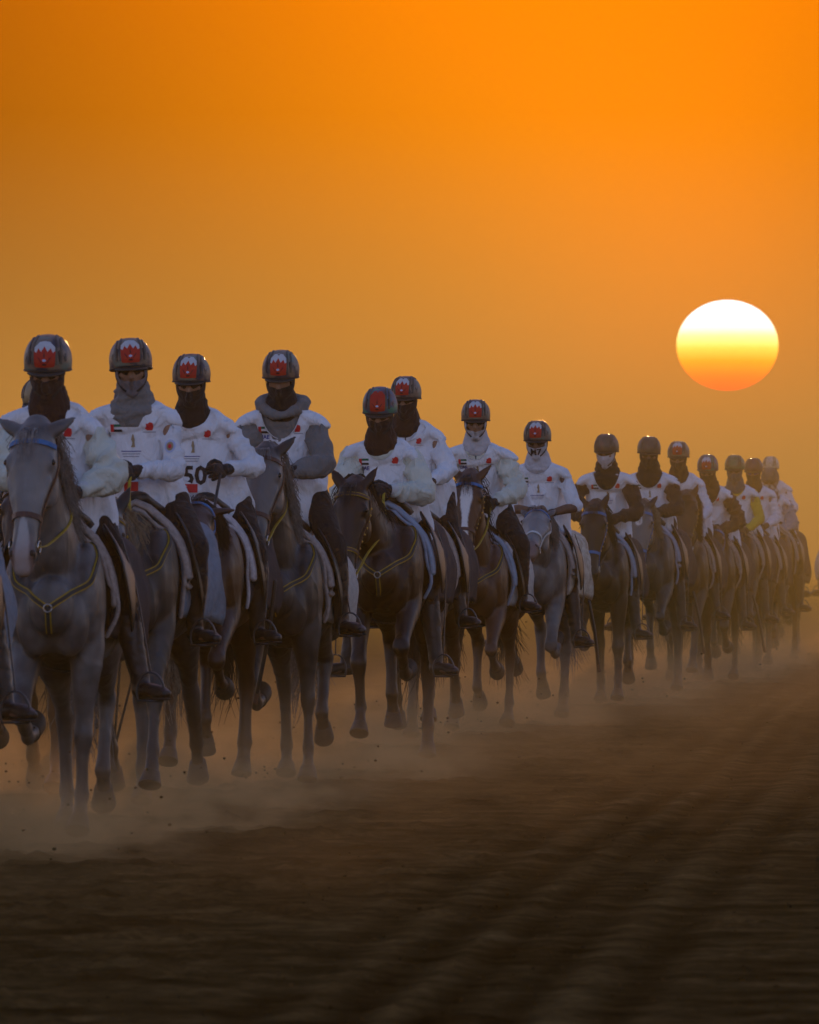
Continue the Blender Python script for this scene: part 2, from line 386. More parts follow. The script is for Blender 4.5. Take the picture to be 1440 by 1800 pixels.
# ---------------------------------------------------------------- ground, sun, haze
def smat(name, rough=1.0):
    m = bpy.data.materials.new(name); m.use_nodes = True; t = m.node_tree; b = t.nodes['Principled BSDF']; l = t.links.new
    b_old = b; b = t.nodes.new('ShaderNodeBsdfDiffuse'); b.inputs['Roughness'].default_value = .9; t.nodes.remove(b_old); l(b.outputs[0], t.nodes['Material Output'].inputs[0])
    tc_ = t.nodes.new('ShaderNodeTexCoord'); n1 = t.nodes.new('ShaderNodeTexNoise'); n1.inputs['Scale'].default_value = 1.3; n1.inputs['Detail'].default_value = 8; l(tc_.outputs['Object'], n1.inputs['Vector'])
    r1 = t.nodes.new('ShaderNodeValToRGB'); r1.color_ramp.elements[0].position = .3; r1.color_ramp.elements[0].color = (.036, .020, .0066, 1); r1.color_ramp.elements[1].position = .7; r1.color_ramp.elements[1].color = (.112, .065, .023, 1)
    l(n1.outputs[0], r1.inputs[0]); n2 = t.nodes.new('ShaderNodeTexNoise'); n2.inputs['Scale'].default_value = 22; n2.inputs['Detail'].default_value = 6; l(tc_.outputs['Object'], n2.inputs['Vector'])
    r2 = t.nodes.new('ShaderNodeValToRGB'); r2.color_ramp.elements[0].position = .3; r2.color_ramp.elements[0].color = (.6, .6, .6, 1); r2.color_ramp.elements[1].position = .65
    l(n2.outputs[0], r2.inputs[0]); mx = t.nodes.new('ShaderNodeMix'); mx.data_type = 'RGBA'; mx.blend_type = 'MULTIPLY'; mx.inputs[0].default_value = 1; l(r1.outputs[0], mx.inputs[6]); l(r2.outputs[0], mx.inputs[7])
    n4 = t.nodes.new('ShaderNodeTexNoise'); n4.inputs['Scale'].default_value = 4.5; n4.inputs['Detail'].default_value = 7; n4.inputs['Roughness'].default_value = .7; mpp = t.nodes.new('ShaderNodeMapping'); mpp.inputs['Scale'].default_value = (1, .5, 1); l(tc_.outputs['Object'], mpp.inputs[0]); l(mpp.outputs[0], n4.inputs['Vector'])
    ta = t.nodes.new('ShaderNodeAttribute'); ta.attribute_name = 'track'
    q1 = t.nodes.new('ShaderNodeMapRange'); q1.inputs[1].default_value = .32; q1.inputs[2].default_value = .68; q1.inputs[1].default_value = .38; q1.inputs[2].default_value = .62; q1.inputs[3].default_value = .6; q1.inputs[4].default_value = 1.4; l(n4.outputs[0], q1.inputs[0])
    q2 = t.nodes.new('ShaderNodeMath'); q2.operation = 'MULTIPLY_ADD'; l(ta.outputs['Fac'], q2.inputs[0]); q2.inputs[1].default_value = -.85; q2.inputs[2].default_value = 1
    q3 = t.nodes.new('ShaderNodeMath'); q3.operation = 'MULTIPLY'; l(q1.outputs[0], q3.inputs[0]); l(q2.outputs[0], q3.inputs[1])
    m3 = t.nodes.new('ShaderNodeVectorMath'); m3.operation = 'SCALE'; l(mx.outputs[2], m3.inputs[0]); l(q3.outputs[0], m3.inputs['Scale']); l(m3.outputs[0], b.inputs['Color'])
    n3 = t.nodes.new('ShaderNodeTexNoise'); n3.inputs['Scale'].default_value = 30; n3.inputs['Detail'].default_value = 5; l(tc_.outputs['Object'], n3.inputs['Vector'])
    bp = t.nodes.new('ShaderNodeBump'); bp.inputs['Strength'].default_value = .5; bp.inputs['Distance'].default_value = .02; l(n3.outputs[0], bp.inputs['Height']); l(bp.outputs[0], b.inputs['Normal'])
    return m
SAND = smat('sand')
def track_x(y): return .35+(y-37.8)*.0535+.05*np.sin(y*.11)
RUTS = ((-.62, .6), (-.30, .8), (-.02, 1), (.17, .9), (.52, .7))
def rut(x, y):
    r = 0; b = 0
    for off, dp in RUTS:
        u = (x-track_x(y)-off)/.085; r = r+dp*np.exp(-u*u); b = b+dp*np.exp(-((np.abs(u)-1.7)/.6)**2)
    return r, b
def ground_z(x, y):
    c = np.stack([x, y, np.zeros_like(x)], 1)
    z = .0025*wob(c, (.9, .3, 1), 3, 2)+.0010*wob(c, (5, 2.2, 1), 4, 3)+.0012*wob(c, (21, 15, 1), 5, 3)
    # two pairs of wheel ruts with raised shoulders
    r_, b_ = rut(x, y); z = z-.011*r_+.006*b_
    flat = 1-.0*np.exp(-((x-track_x(y)-.25)/.7)**4)
    return z*1.0*flat+z*0
def make_ground():
    xs = np.concatenate([[-1400, -300, -60, -20, -10], np.arange(-6.5, 9.01, .05), [12, 20, 60, 300, 1400]])
    ys = [-20., 0, 15, 25]; y = 29.
    while y < 210: ys.append(y); y += max(.04, .0009*y+(max(0, y-60)*.001))
    ys = np.array(ys+[230, 260, 300, 400, 600, 1000, 1600, 2600.])
    X_, Y_ = np.meshgrid(xs, ys); x, y = X_.ravel(), Y_.ravel()
    z = ground_z(x, y); fade = np.clip((x+9)/2.5, 0, 1)*np.clip((12-x)/3, 0, 1)*np.clip((230-y)/60, 0, 1)*np.clip((y-20)/8, 0, 1)
    # hoof marks trampled along the column's path
    rs = np.random.RandomState(7); nx_, ny_ = len(xs), len(ys); Z = z.reshape(ny_, nx_)
    for _ in range(5200):
        hy = rs.uniform(29, 150); hx_ = -1.9+(hy-54)*.069+rs.normal()*1.15+(.6 if rs.rand() < .3 else 0)
        if rs.rand() < .12: hx_ = rs.uniform(-3, 6)
        i0, i1 = np.searchsorted(xs, (hx_-.2, hx_+.2)); j0, j1 = np.searchsorted(ys, (hy-.3, hy+.3))
        if i1 <= i0 or j1 <= j0: continue
        xx, yy = np.meshgrid(xs[i0:i1]-hx_, ys[j0:j1]-hy); r = np.sqrt((xx/.07)**2+(yy/.10)**2); dp = rs.uniform(.4, 1.2)
        Z[j0:j1, i0:i1] += dp*(-.016*np.exp(-r*r)+.011*np.exp(-((r-1.7)/.5)**2)*(1+.6*(yy > 0)))
    z = Z.ravel()*fade-.0
    me = bpy.data.meshes.new('ground'); n = len(x); co = np.stack([x, y, z], 1)
    idx = np.arange(n).reshape(ny_, nx_); q = np.stack([idx[:-1, :-1], idx[:-1, 1:], idx[1:, 1:], idx[1:, :-1]], -1).reshape(-1, 4)
    me.vertices.add(n); me.vertices.foreach_set('co', co.astype(np.float32).ravel()); me.loops.add(len(q)*4); me.loops.foreach_set('vertex_index', q.astype(np.int32).ravel())
    me.polygons.add(len(q)); me.polygons.foreach_set('loop_start', np.arange(0, len(q)*4, 4, dtype=np.int32)); me.polygons.foreach_set('loop_total', np.full(len(q), 4, dtype=np.int32)); me.update(calc_edges=True)
    me.polygons.foreach_set('use_smooth', [True]*len(q))
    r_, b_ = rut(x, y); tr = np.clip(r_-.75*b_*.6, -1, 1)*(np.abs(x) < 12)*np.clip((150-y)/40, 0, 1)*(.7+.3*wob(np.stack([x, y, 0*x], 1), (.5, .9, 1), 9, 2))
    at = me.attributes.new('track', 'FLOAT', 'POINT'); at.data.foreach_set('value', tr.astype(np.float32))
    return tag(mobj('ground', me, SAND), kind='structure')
make_ground()
# crumbs of crusted sand lying about
g = Geo(); rnd = random.Random(11)
for i in range(3200):
    y = 30+95*rnd.random()**1.5; x = rnd.uniform(-1, 1)*(y*.037+.5); r = min(.010, .0022+.003*rnd.expovariate(1)); M_ = Matrix.Rotation(rnd.uniform(0, 3), 3, 'Z')
    g.ell((x, y, r*.25), (r*rnd.uniform(.8, 1.6), r, r*rnd.uniform(.5, .9)), M_, 6, 4)
tag(mobj('sand_crumbs', g.mesh('sand_crumbs', False), SAND), 'crumbs of crusted sand strewn over the ground', None, None, 'stuff')
# haze
HAZE_TOP = 6.5
def volume_mat(name, col, dens, aniso):
    m = bpy.data.materials.new(name); m.use_nodes = True; n = m.node_tree.nodes; n.clear()
    o_ = n.new('ShaderNodeOutputMaterial'); p = n.new('ShaderNodeVolumePrincipled'); p.inputs['Color'].default_value = (*col, 1); p.inputs['Density'].default_value = dens; p.inputs['Anisotropy'].default_value = aniso
    m.node_tree.links.new(p.outputs[0], o_.inputs['Volume']); return m, p
g = Geo(); g.box((0, 1290, (HAZE_TOP-1)/2), (1405, 1315, (HAZE_TOP+1)/2)); hz = mobj('haze', g.mesh('haze', False), None)
hm_, hp_node = volume_mat('haze', HAZE_COL, HAZE_D, HAZE_G); hz.data.materials.append(hm_)
tag(hz, 'tan dust haze filling the air over the sand', None, None, 'stuff')
# the bank of dust the column raises behind it, and the dust lying low round the hooves
g = Geo(); g.box((0, 350, 2.7), (90, 262, 2.2)); bk = mobj('dust_bank', g.mesh('dust_bank', False), None); m_, p_ = volume_mat('dust_bank', HAZE_COL, BANK_D, HAZE_G); bk.data.materials.append(m_)
tag(bk, 'bank of tan dust hanging over the far end of the column', None, None, 'stuff')
g = Geo(); g.box((-1.5, 130, .2), (12, 92, .75)); lw = mobj('ground_dust', g.mesh('ground_dust', False), None); m_, p_ = volume_mat('ground_dust', (1.0, .68, .30), LOW_D, HAZE_G)
t = m_.node_tree; l = t.links.new; tc_ = t.nodes.new('ShaderNodeTexCoord'); mp_ = t.nodes.new('ShaderNodeMapping'); mp_.inputs['Scale'].default_value = (1.0, .45, 1.6); l(tc_.outputs['Object'], mp_.inputs[0])
ns = t.nodes.new('ShaderNodeTexNoise'); ns.inputs['Scale'].default_value = 1.5; ns.inputs['Detail'].default_value = 3; l(mp_.outputs[0], ns.inputs['Vector'])
r_ = t.nodes.new('ShaderNodeMapRange'); r_.inputs[1].default_value = .46; r_.inputs[2].default_value = .70; r_.inputs[3].default_value = .7; r_.inputs[4].default_value = 7.5; l(ns.outputs[0], r_.inputs[0])
sx = t.nodes.new('ShaderNodeSeparateXYZ'); l(tc_.outputs['Object'], sx.inputs[0]); hz_ = t.nodes.new('ShaderNodeMapRange'); hz_.interpolation_type = 'SMOOTHSTEP'; hz_.inputs[1].default_value = .05; hz_.inputs[2].default_value = .90; hz_.inputs[3].default_value = 1; hz_.inputs[4].default_value = 0; l(sx.outputs['Z'], hz_.inputs[0])
def mm_(op, a, b):
    q = t.nodes.new('ShaderNodeMath'); q.operation = op
    for i, v in enumerate((a, b)):
        if hasattr(v, 'is_output'): l(v, q.inputs[i])
        else: q.inputs[i].default_value = v
    return q.outputs[0]
# densest along the column's own path, thinning to both sides and towards the camera
off_ = mm_('SUBTRACT', sx.outputs['X'], mm_('ADD', -1.5, mm_('MULTIPLY', mm_('SUBTRACT', sx.outputs['Y'], 54), .069)))
wd_ = mm_('DIVIDE', 1, mm_('ADD', 1, mm_('POWER', mm_('ABSOLUTE', mm_('DIVIDE', off_, 1.8), 0), 3)))
nr_ = t.nodes.new('ShaderNodeMapRange'); nr_.interpolation_type = 'SMOOTHSTEP'; nr_.inputs[1].default_value = 33; nr_.inputs[2].default_value = 62; l(sx.outputs['Y'], nr_.inputs[0])
fr_ = t.nodes.new('ShaderNodeMapRange'); fr_.inputs[1].default_value = 105; fr_.inputs[2].default_value = 165; fr_.inputs[3].default_value = 1; fr_.inputs[4].default_value = .25; l(sx.outputs['Y'], fr_.inputs[0])
l(mm_('MULTIPLY', mm_('MULTIPLY', mm_('MULTIPLY', mm_('MULTIPLY', mm_('MULTIPLY', r_.outputs[0], hz_.outputs[0]), wd_), nr_.outputs[0]), fr_.outputs[0]), LOW_D), p_.inputs['Density'])
lw.data.materials.append(m_); tag(lw, 'low trampled dust drifting round the hooves', None, None, 'stuff')
# the sun's disc, flattened by the air
DS = 4200; g = Geo(); rr = 89.5/FPX*DS; g.ell((0, 0, 0), (rr, rr, rr*.885), None, 64, 40)
sm = g.mesh('sun'); sun = mobj('sun', sm, None, None); sun.location = (DS*math.tan(SUN_AZ), DS, CAM_Z+DS*math.tan(SUN_EL))
m = bpy.data.materials.new('sun_glow'); m.use_nodes = True; n = m.node_tree.nodes; n.clear(); l = m.node_tree.links.new
o_ = n.new('ShaderNodeOutputMaterial'); e_ = n.new('ShaderNodeEmission'); t_ = n.new('ShaderNodeTexCoord'); sx = n.new('ShaderNodeSeparateXYZ'); rp = n.new('ShaderNodeValToRGB'); mp = n.new('ShaderNodeMapRange')
l(t_.outputs['Object'], sx.inputs[0]); l(sx.outputs['Z'], mp.inputs[0]); mp.inputs[1].default_value = -rr*.885; mp.inputs[2].default_value = rr*.885
l(mp.outputs[0], rp.inputs[0]); l(rp.outputs[0], e_.inputs[0]); l(e_.outputs[0], o_.inputs[0]); e_.inputs[1].default_value = SUN_E
while len(rp.color_ramp.elements) < len(SUN_RAMP): rp.color_ramp.elements.new(.5)
for q_, (pp, c_) in zip(rp.color_ramp.elements, SUN_RAMP): q_.position = pp; q_.color = (*c_, 1)
sm.materials.append(m); tag(sun, 'glowing sun disc low in the dusty orange sky, white above and orange below', 'sun')
# ---------------------------------------------------------------- horse
# leg poses as angles from straight down, positive = forward: (upper, middle, lower, pastern)
GAITS = {
 'trot_a': dict(fl=(4, 0, 25), fr=(46, -66, -100), hl=(38, -62, 22, -40), hr=(26, -42, -6, 30), lift=.03),
 'trot_b': dict(fl=(42, -56, -90), fr=(2, -3, 28), hl=(30, -40, 0, 32), hr=(36, -64, 10, -60), lift=.04),
 'reach':  dict(fl=(34, 12, 30), fr=(-14, -34, -30), hl=(6, -46, -34, -30), hr=(34, -34, 14, 20), lift=.05),
 'canter': dict(fl=(52, -56, -90), fr=(24, 0, 25), hl=(20, -36, 0, 22), hr=(40, -58, 14, -20), lift=.07),
 'push':   dict(fl=(-8, -10, 30), fr=(44, -40, -80), hl=(38, -60, 20, -30), hr=(6, -44, -30, -50), lift=.03),
 'gather': dict(fl=(36, -80, -115), fr=(50, -40, -60), hl=(26, -40, -2, 25), hr=(40, -62, 16, -35), lift=.06),
}
def leg_fk(start, segs, angs, dx=0):
    P = [V(start)]
    for l_, a in zip(segs, angs):
        a = R(a); p = P[-1]; P.append(V((p.x+dx*l_, p.y-math.sin(a)*l_, p.z-math.cos(a)*l_)))
    return P
def make_horse(name, coat, gait='trot_a', poll=(0, -1.02, 1.98), pitch=28, hyaw=0, voxel=.0125, white=None, socks=(), mane=None, mseed=1,
               ears=(20, 20, 0), browc=None, halter=None, breast=None, ycol=None, neckfat=1.0, bulk=1.0):
    rnd = random.Random(mseed)
    g = Geo(); ga = dict(GAITS[gait]); B = bulk; rj = random.Random(mseed*7+1)
    for k_ in ('fl', 'fr', 'hl', 'hr'): ga[k_] = tuple(a+rj.uniform(-9, 9)*(1 if q < 2 else .6) for q, a in enumerate(ga[k_]))
    def ends(): 
        for k_ in ('fl', 'fr'): yield leg_fk((0, -.52, .93), (.43, .29, .125), ga[k_])
        for k_ in ('hl', 'hr'): yield leg_fk((0, .47, 1.2), (.32, .47, .37, .12), ga[k_])
    zmin = min((p[-1]+(p[-1]-p[-2]).normalized()*.09).z for p in ends())-.005-ga['lift']
    poll = V(poll)+V((0, 0, zmin))
    # trunk
    g.tube([(0, -.78, 1.13), (0, -.62, 1.13), (0, -.40, 1.16), (0, -.10, 1.13), (0, .16, 1.13), (0, .36, 1.17), (0, .56, 1.21), (0, .73, 1.20)],
           [(.12*B, .15), (.185*B, .26), (.225*B, .325), (.262*B, .325), (.28*B, .32), (.285*B, .29), (.28*B, .26), (.19*B, .18)], n=22)
    g.ell((0, -.36, 1.44), (.075, .22, .09))
    for s in (-1, 1):
        g.ell((s*.12, .48, 1.32), (.15, .27, .15)); g.ell((s*.15*B, -.49, 1.15), (.10, .22, .29)); g.ell((s*.085*B, -.68, 1.07), (.10, .11, .19))
        g.ell((s*.17, .58, 1.12), (.13, .18, .28)); g.ell((s*.165, -.64, 1.17), (.055, .08, .15))
    # neck
    P = V(poll); base = V((0, -.44, 1.2)); d = P-base; perp = V((0, d.z, -d.y)).normalized()
    if perp.z < 0: perp = -perp
    def nk(t, o=0): return base.lerp(P, t)+perp*o
    g.tube([nk(0), nk(.3, -.02), nk(.58, 0), nk(.82, .015), nk(1.0, -.03)], [(.165*neckfat, .30), (.125*neckfat, .235), (.095*neckfat, .165), (.08, .125), (.07, .095)], n=18)
    g.tube([V((0, -.70, 1.02)), nk(.35, -.16), nk(.7, -.10)], [(.10, .08), (.05, .06), (.035, .04)], n=10)
    # head frame
    pr = R(pitch); D = V((0, -math.sin(pr), -math.cos(pr))); F = V((0, -math.cos(pr), math.sin(pr))); X = V((1, 0, 0))
    Ry = Matrix.Rotation(R(hyaw), 3, 'Z'); D, F, X = Ry @ D, Ry @ F, Ry @ X
    if len(ears) > 3:
        Rr_ = Matrix.Rotation(R(ears[3]), 3, F); D, X = Rr_ @ D, Rr_ @ X
    HS = 1.12
    def hp(x, t, f): return P+X*(x*HS)+D*(t*HS)+F*(f*HS)
    prof = [(-.05, .06, .06, .02), (.03, .088, .10, .085), (.11, .102, .125, .105), (.18, .098, .125, .104), (.26, .078, .105, .098), (.34, .062, .085, .088),
            (.43, .054, .068, .079), (.51, .057, .062, .074), (.56, .058, .056, .066), (.60, .046, .04, .045)]
    g.tube([hp(0, t, fr-b) for t, a, b, fr in prof], [(a*HS, b*HS) for t, a, b, fr in prof], n=18, side=X, sub=3)
    HM = Matrix((X, D, F)).transposed()
    for s in (-1, 1):
        g.ell(hp(s*.06, .20, -.10), (.042, .10, .075), HM)
        g.ell(hp(s*.082, .130, .035), (.028, .046, .036), HM)
        g.tube([hp(s*.082, .21, .02), hp(s*.066, .30, .03), hp(s*.048, .40, .035)], [.02, .015, .008], n=8)
        g.ell(hp(s*.040, .545, .045), (.026, .036, .026), HM)
    g.ell(hp(0, .57, -.035), (.04, .05, .034), HM); g.ell(hp(0, .605, .012), (.044, .022, .03), HM)
    # ears
    er = rnd.uniform(-6, 6)
    for s, sp_ in ((-1, ears[0]), (1, ears[1])):
        a = R(sp_); fw = R(ears[2])
        up = (-D*math.cos(fw)+F*math.sin(fw)); dr = (up*math.cos(a)+X*s*math.sin(a)).normalized()
        b0 = hp(s*.060, -.015, .005)
        g.tube([b0-dr*.03, b0+dr*.03, b0+dr*.075, b0+dr*.12, b0+dr*.165], [(.030, .024), (.036, .026), (.036, .02), (.024, .014), (.006, .006)], n=10, side=X)
    # legs
    hoofs = []
    for k_, s in (('fl', 1), ('fr', -1)):
        a = ga[k_]; dx = rnd.uniform(-.04, .02)*s
        p = leg_fk((s*.155*B, -.52, .93), (.43, .29, .125), a, dx)
        kn = p[1]; t1 = (p[1]-p[0]).normalized(); t2 = (p[2]-p[1]).normalized(); t3 = (p[3]-p[2]).normalized()
        g.tube([p[0]+V((0, .02, .14)), p[0], p[0].lerp(kn, .35), p[0].lerp(kn, .75), kn-t1*.03, kn, kn+t2*.04, p[1].lerp(p[2], .35), p[1].lerp(p[2], .8), p[2], p[2]+t3*.04, p[3]],
               [(.085, .11), (.088, .115), (.07, .088), (.047, .054), (.05, .052), (.053, .056), (.047, .048), (.033, .038), (.033, .042), (.042, .047), (.034, .036), (.043, .044)], n=12, sub=2)
        hoofs.append((p[3], t3, s))
    for k_, s in (('hl', 1), ('hr', -1)):
        a = ga[k_]; dx = rnd.uniform(-.04, .02)*s
        p = leg_fk((s*.135, .47, 1.2), (.32, .47, .37, .12), a, dx)
        t2 = (p[2]-p[1]).normalized(); t3 = (p[3]-p[2]).normalized(); t4 = (p[4]-p[3]).normalized()
        g.tube([p[0], p[0].lerp(p[1], .6), p[1], p[1].lerp(p[2], .4), p[1].lerp(p[2], .8), p[2]-t2*.02, p[2]+t3*.04, p[2].lerp(p[3], .4), p[2].lerp(p[3], .82), p[3], p[3]+t4*.04, p[4]],
               [(.12, .20), (.125, .19), (.105, .15), (.072, .098), (.047, .06), (.053, .068), (.047, .058), (.036, .044), (.035, .044), (.045, .05), (.035, .037), (.044, .045)], n=12, sub=2)
        g.ell(p[0].lerp(p[1], .7)+V((0, .09, -.02)), (.09, .11, .22)); hoofs.append((p[4], t4, s))
    # tail dock
    g.tube([(0, .70, 1.31), (0, .79, 1.32), (0, .85, 1.22), (0, .86, 1.08)], [.06, .05, .035, .02], n=8)
    g.v = [(a, b, c-zmin) for a, b, c in g.v]
    up_ = V((0, 0, -zmin)); P = P+up_
    me = g.remesh('horse', voxel, 9)
    c = co_of(me); nn = no_of(me)
    vn = np.clip(1-np.abs(wob(c, (16, 16, 10), mseed+9, 2))*7, 0, 1)*.0035; set_co(me, c+nn*(.006*wob(c, (9, 9, 6), mseed, 3)+vn)[:, None])   # veins and muscle unevenness
    c = co_of(me)
    # coat marks
    rel = c-np.array(P); hx = rel @ np.array(X)/HS; ht = rel @ np.array(D)/HS; hf = rel @ np.array(F)/HS
    mk = np.zeros((len(c), 3), np.float32); nz = wob(c, (25, 25, 25), mseed+5, 2)
    head = (np.abs(hx) < .14) & (ht > -.03) & (ht < .68) & (hf > -.16)
    face = head & (hf > 0)
    if white:
        for kind in white.split('+'):
            if kind == 'blaze':
                w = np.interp(ht, [.03, .08, .16, .30, .42, .50, .60], [.0, .035, .042, .024, .026, .05, .055])
                mk[:, 0] = np.maximum(mk[:, 0], np.clip((w+nz*.005-np.abs(hx))/.006, 0, 1)*face)
            if kind == 'star':
                mk[:, 0] = np.maximum(mk[:, 0], np.clip((.032-np.hypot(hx*.9, (ht-.13)*.6)+nz*.008)/.008, 0, 1)*face)
            if kind == 'snip':
                w = np.interp(ht, [.36, .42, .50, .58], [.0, .02, .035, .035])
                mk[:, 0] = np.maximum(mk[:, 0], .5*np.clip((w+nz*.006-np.abs(hx))/.008, 0, 1)*face)
    muz = np.clip((ht-.44)/.12, 0, 1)*head
    mk[:, 1] = np.maximum(muz*(.45 if coat.name.startswith('grey') else .6), np.clip((.62-c[:, 2])/.25+nz*.1, 0, 1)*.75*(c[:, 2] < .8))
    for sx in (-1, 1):   # skin round the eyes, nostrils
        e = np.array(hp(0, 0, 0))*0
        de = np.sqrt((hx-sx*.105)**2+(ht-.135)**2*.7+(hf-.04)**2); mk[:, 1] = np.maximum(mk[:, 1], np.clip((.05-de)/.025, 0, 1)*.85*head)
        dn = np.sqrt((hx-sx*.05)**2+(ht-.555)**2*.6+(hf-.055)**2); mk[:, 1] = np.maximum(mk[:, 1], np.clip((.026-dn)/.008, 0, 1)*head); mk[:, 0] *= 1-np.clip((.024-dn)/.008, 0, 1)*head
    if coat.name.startswith('grey'): mk[:, 2] = np.clip((ht-.46)/.08+nz*.3, 0, 1)*.55*head*(np.abs(hx) < .05)
    if coat.name.startswith('grey'): mk[:, 0] = np.maximum(mk[:, 0], .17*np.clip(1-(ht-.40)/.12, 0, 1)*np.clip((ht+.02)/.06, 0, 1)*head)
    for i in socks:
        hp_ = hoofs[i][0]+up_; dd = np.sqrt(((c-np.array(hp_))**2).sum(1)); mk[:, 0] = np.maximum(mk[:, 0], np.clip((.17+nz*.03-dd)/.02, 0, 1)*.8)
    at = me.attributes.new('marks', 'FLOAT_VECTOR', 'POINT'); at.data.foreach_set('vector', mk.ravel())
    o = mobj('horse', me, coat); bvh = bvh_of(me)
    # hooves
    for p, t, s in hoofs:
        hg = Geo(); p = p+up_; sd_ = V((1, 0, 0)); fwd = t.cross(sd_) if t.cross(sd_).y < 0 else -t.cross(sd_)
        ax = (t+fwd*.35).normalized()
        n = 16; vs = []; fs = []
        for r_, (h, a_) in enumerate(((-.015, .043), (.0, .047), (.04, .054), (.078, .062), (.086, .060), (.078, .045), (.074, .01))):
            cc = p+ax*h
            for k_ in range(n):
                b = 2*math.pi*k_/n; vs.append(cc+sd_*(a_*math.cos(b))+fwd*(a_*1.1*math.sin(b)))
        for i in range(6):
            for k_ in range(n): fs.append((i*n+k_, i*n+(k_+1) % n, (i+1)*n+(k_+1) % n, (i+1)*n+k_))
        fs += [tuple(range(n))[::-1], tuple(6*n+k_ for k_ in range(n))]
        hg.add(vs, fs); mobj('hoof', hg.mesh('hoof'), MT['hoof'], o)
    hp0 = hp
    def hp(x, t, f): return P+X*(x*HS)+D*(t*HS)+F*(f*HS)
    # eyes, nostrils, ear insides
    for s in (-1, 1):
        eg = Geo(); h = bvh.find_nearest(hp(s*.112, .135, .05)); eg.ell(h[0]-h[1]*.009, (.018, .018, .013), HM, 12, 8)
        mobj('eye', eg.mesh('eye'), MT['eye'], o)
        eg = Geo(); h = bvh.find_nearest(hp(s*.050, .555, .075)); M3 = h[1].to_track_quat('Z', 'Y').to_matrix(); eg.ell(h[0]-h[1]*.003, (.010, .017, .006), M3, 10, 6)
        mobj('nostril', eg.mesh('nostril'), MT['dark_skin'], o)
    # mane, forelock, tail
    mm = mane or MT['black_hair']
    g2 = Geo(); side = 1 if rnd.random() < .5 else -1
    def strand(gg, pts, w):
        pts = [V(p) for p in pts]; vs = []; fs = []; m = len(pts)
        for i, p in enumerate(pts):
            ww = w*(1-.75*i/(m-1)); t = (pts[min(i+1, m-1)]-pts[max(i-1, 0)]).normalized(); u = t.cross(V((.3, 1, .2))); u = u.normalized() if u.length > .01 else V((1, 0, 0)); v_ = t.cross(u)
            for k_ in range(3):
                a = 2.094*k_; vs.append(p+u*(ww*math.cos(a))+v_*(ww*.5*math.sin(a)))
        for i in range(m-1):
            for k_ in range(3): fs.append((i*3+k_, i*3+(k_+1) % 3, (i+1)*3+(k_+1) % 3, (i+1)*3+k_))
        gg.add(vs, fs)
    bz = base+up_
    for i in range(480):
        t = rnd.uniform(.12, 1.02); q = bz.lerp(P, t)+perp*.5
        h = bvh.ray_cast(q, -perp, .8)
        if h[0] is None: continue
        r = h[0]+V((rnd.uniform(-.012, .012), 0, -.006)); sd = side if rnd.random() < .85 else -side
        ln = rnd.uniform(.13, .24); lift = rnd.uniform(0, .014); blow = rnd.uniform(-.02, .08)
        strand(g2, [r, r+V((sd*.03, blow*.3, lift)), r+V((sd*(.08+.03*rnd.random()), blow, lift*.4-ln*.3)), r+V((sd*(.11+.04*rnd.random()), blow*1.6, -ln*.75)), r+V((sd*(.10+.07*rnd.random()), blow*2, -ln))], .0045)
    for i in range(40):
        x0 = rnd.uniform(-.03, .03); r = hp(x0, -.02, .01+rnd.uniform(-.01, .01)); ln = rnd.uniform(.08, .17); x1 = x0*1.5+rnd.uniform(-.03, .03)
        strand(g2, [r, hp(x0, -.03, .05), hp((x0+x1)/2, .02, .10+rnd.uniform(0, .02)), hp(x1, ln, .118+rnd.uniform(0, .02))], .004)
    mobj('mane', g2.mesh('mane', False), mm, o)
    g3 = Geo(); ts = rnd.uniform(-.12, .12)
    for i in range(170):
        t = rnd.random(); r = V((rnd.uniform(-.02, .02), .79+.08*t, 1.34-.26*t))+up_; ln = rnd.uniform(.45, .85); x = ts+rnd.uniform(-.10, .10)
        strand(g3, [r, r+V((x*.2, .08, -.06)), r+V((x*.7, .13, -ln*.4)), r+V((x+rnd.uniform(-.03, .03), .12, -ln*.8)), r+V((x*1.3+rnd.uniform(-.06, .06), .10+rnd.uniform(0, .1), -ln))], .006)
    mobj('tail', g3.mesh('tail', False), mm, o)
    # bridle
    two = halter is MT['yellow_web']; br = MT['brown_leather'] if (halter is None or two) else halter
    gb = Geo(); gy = Geo()
    Pn, Nn = ring_pts(bvh, hp(0, .38, .01), X, F, 30, 0, 360, .17); ribbon(gy if two else gb, Pn, Nn, .026)
    if two: ribbon(gb, Pn, Nn, .015, .0075, .004)
    for s in (-1, 1):
        strap_geo(gb, bvh, [hp(s*.12, .03, -.02), hp(s*.13, .12, -.04), hp(s*.12, .22, -.01), hp(s*.10, .32, 0), hp(s*.08, .40, .0), hp(s*.07, .49, -.01)], .018)
    strap_geo(gb, bvh, [hp(-.12, .03, -.03), hp(-.09, -.03, -.06), hp(0, -.05, -.09), hp(.09, -.03, -.06), hp(.12, .03, -.03)], .024, smooth=1)
    bo = mobj('bridle', gb.mesh('bridle', False), br, o)
    if two: mobj('noseband', gy.mesh('noseband', False), halter, bo)
    gk = Geo(); Pn, Nn = ring_pts(bvh, hp(0, .055, .0), X, F, 16, 8, 172, .2); ribbon(gk, Pn, Nn, .024, .006, .006)
    mobj('browband', gk.mesh('browband', False), browc or br, bo)
    if browc is MT['yellow_web']:
        gk = Geo(); ribbon(gk, Pn, Nn, .014, .011, .003); mobj('browband_core', gk.mesh('browband_core', False), MT['brown_leather'], bo)
    bits = []
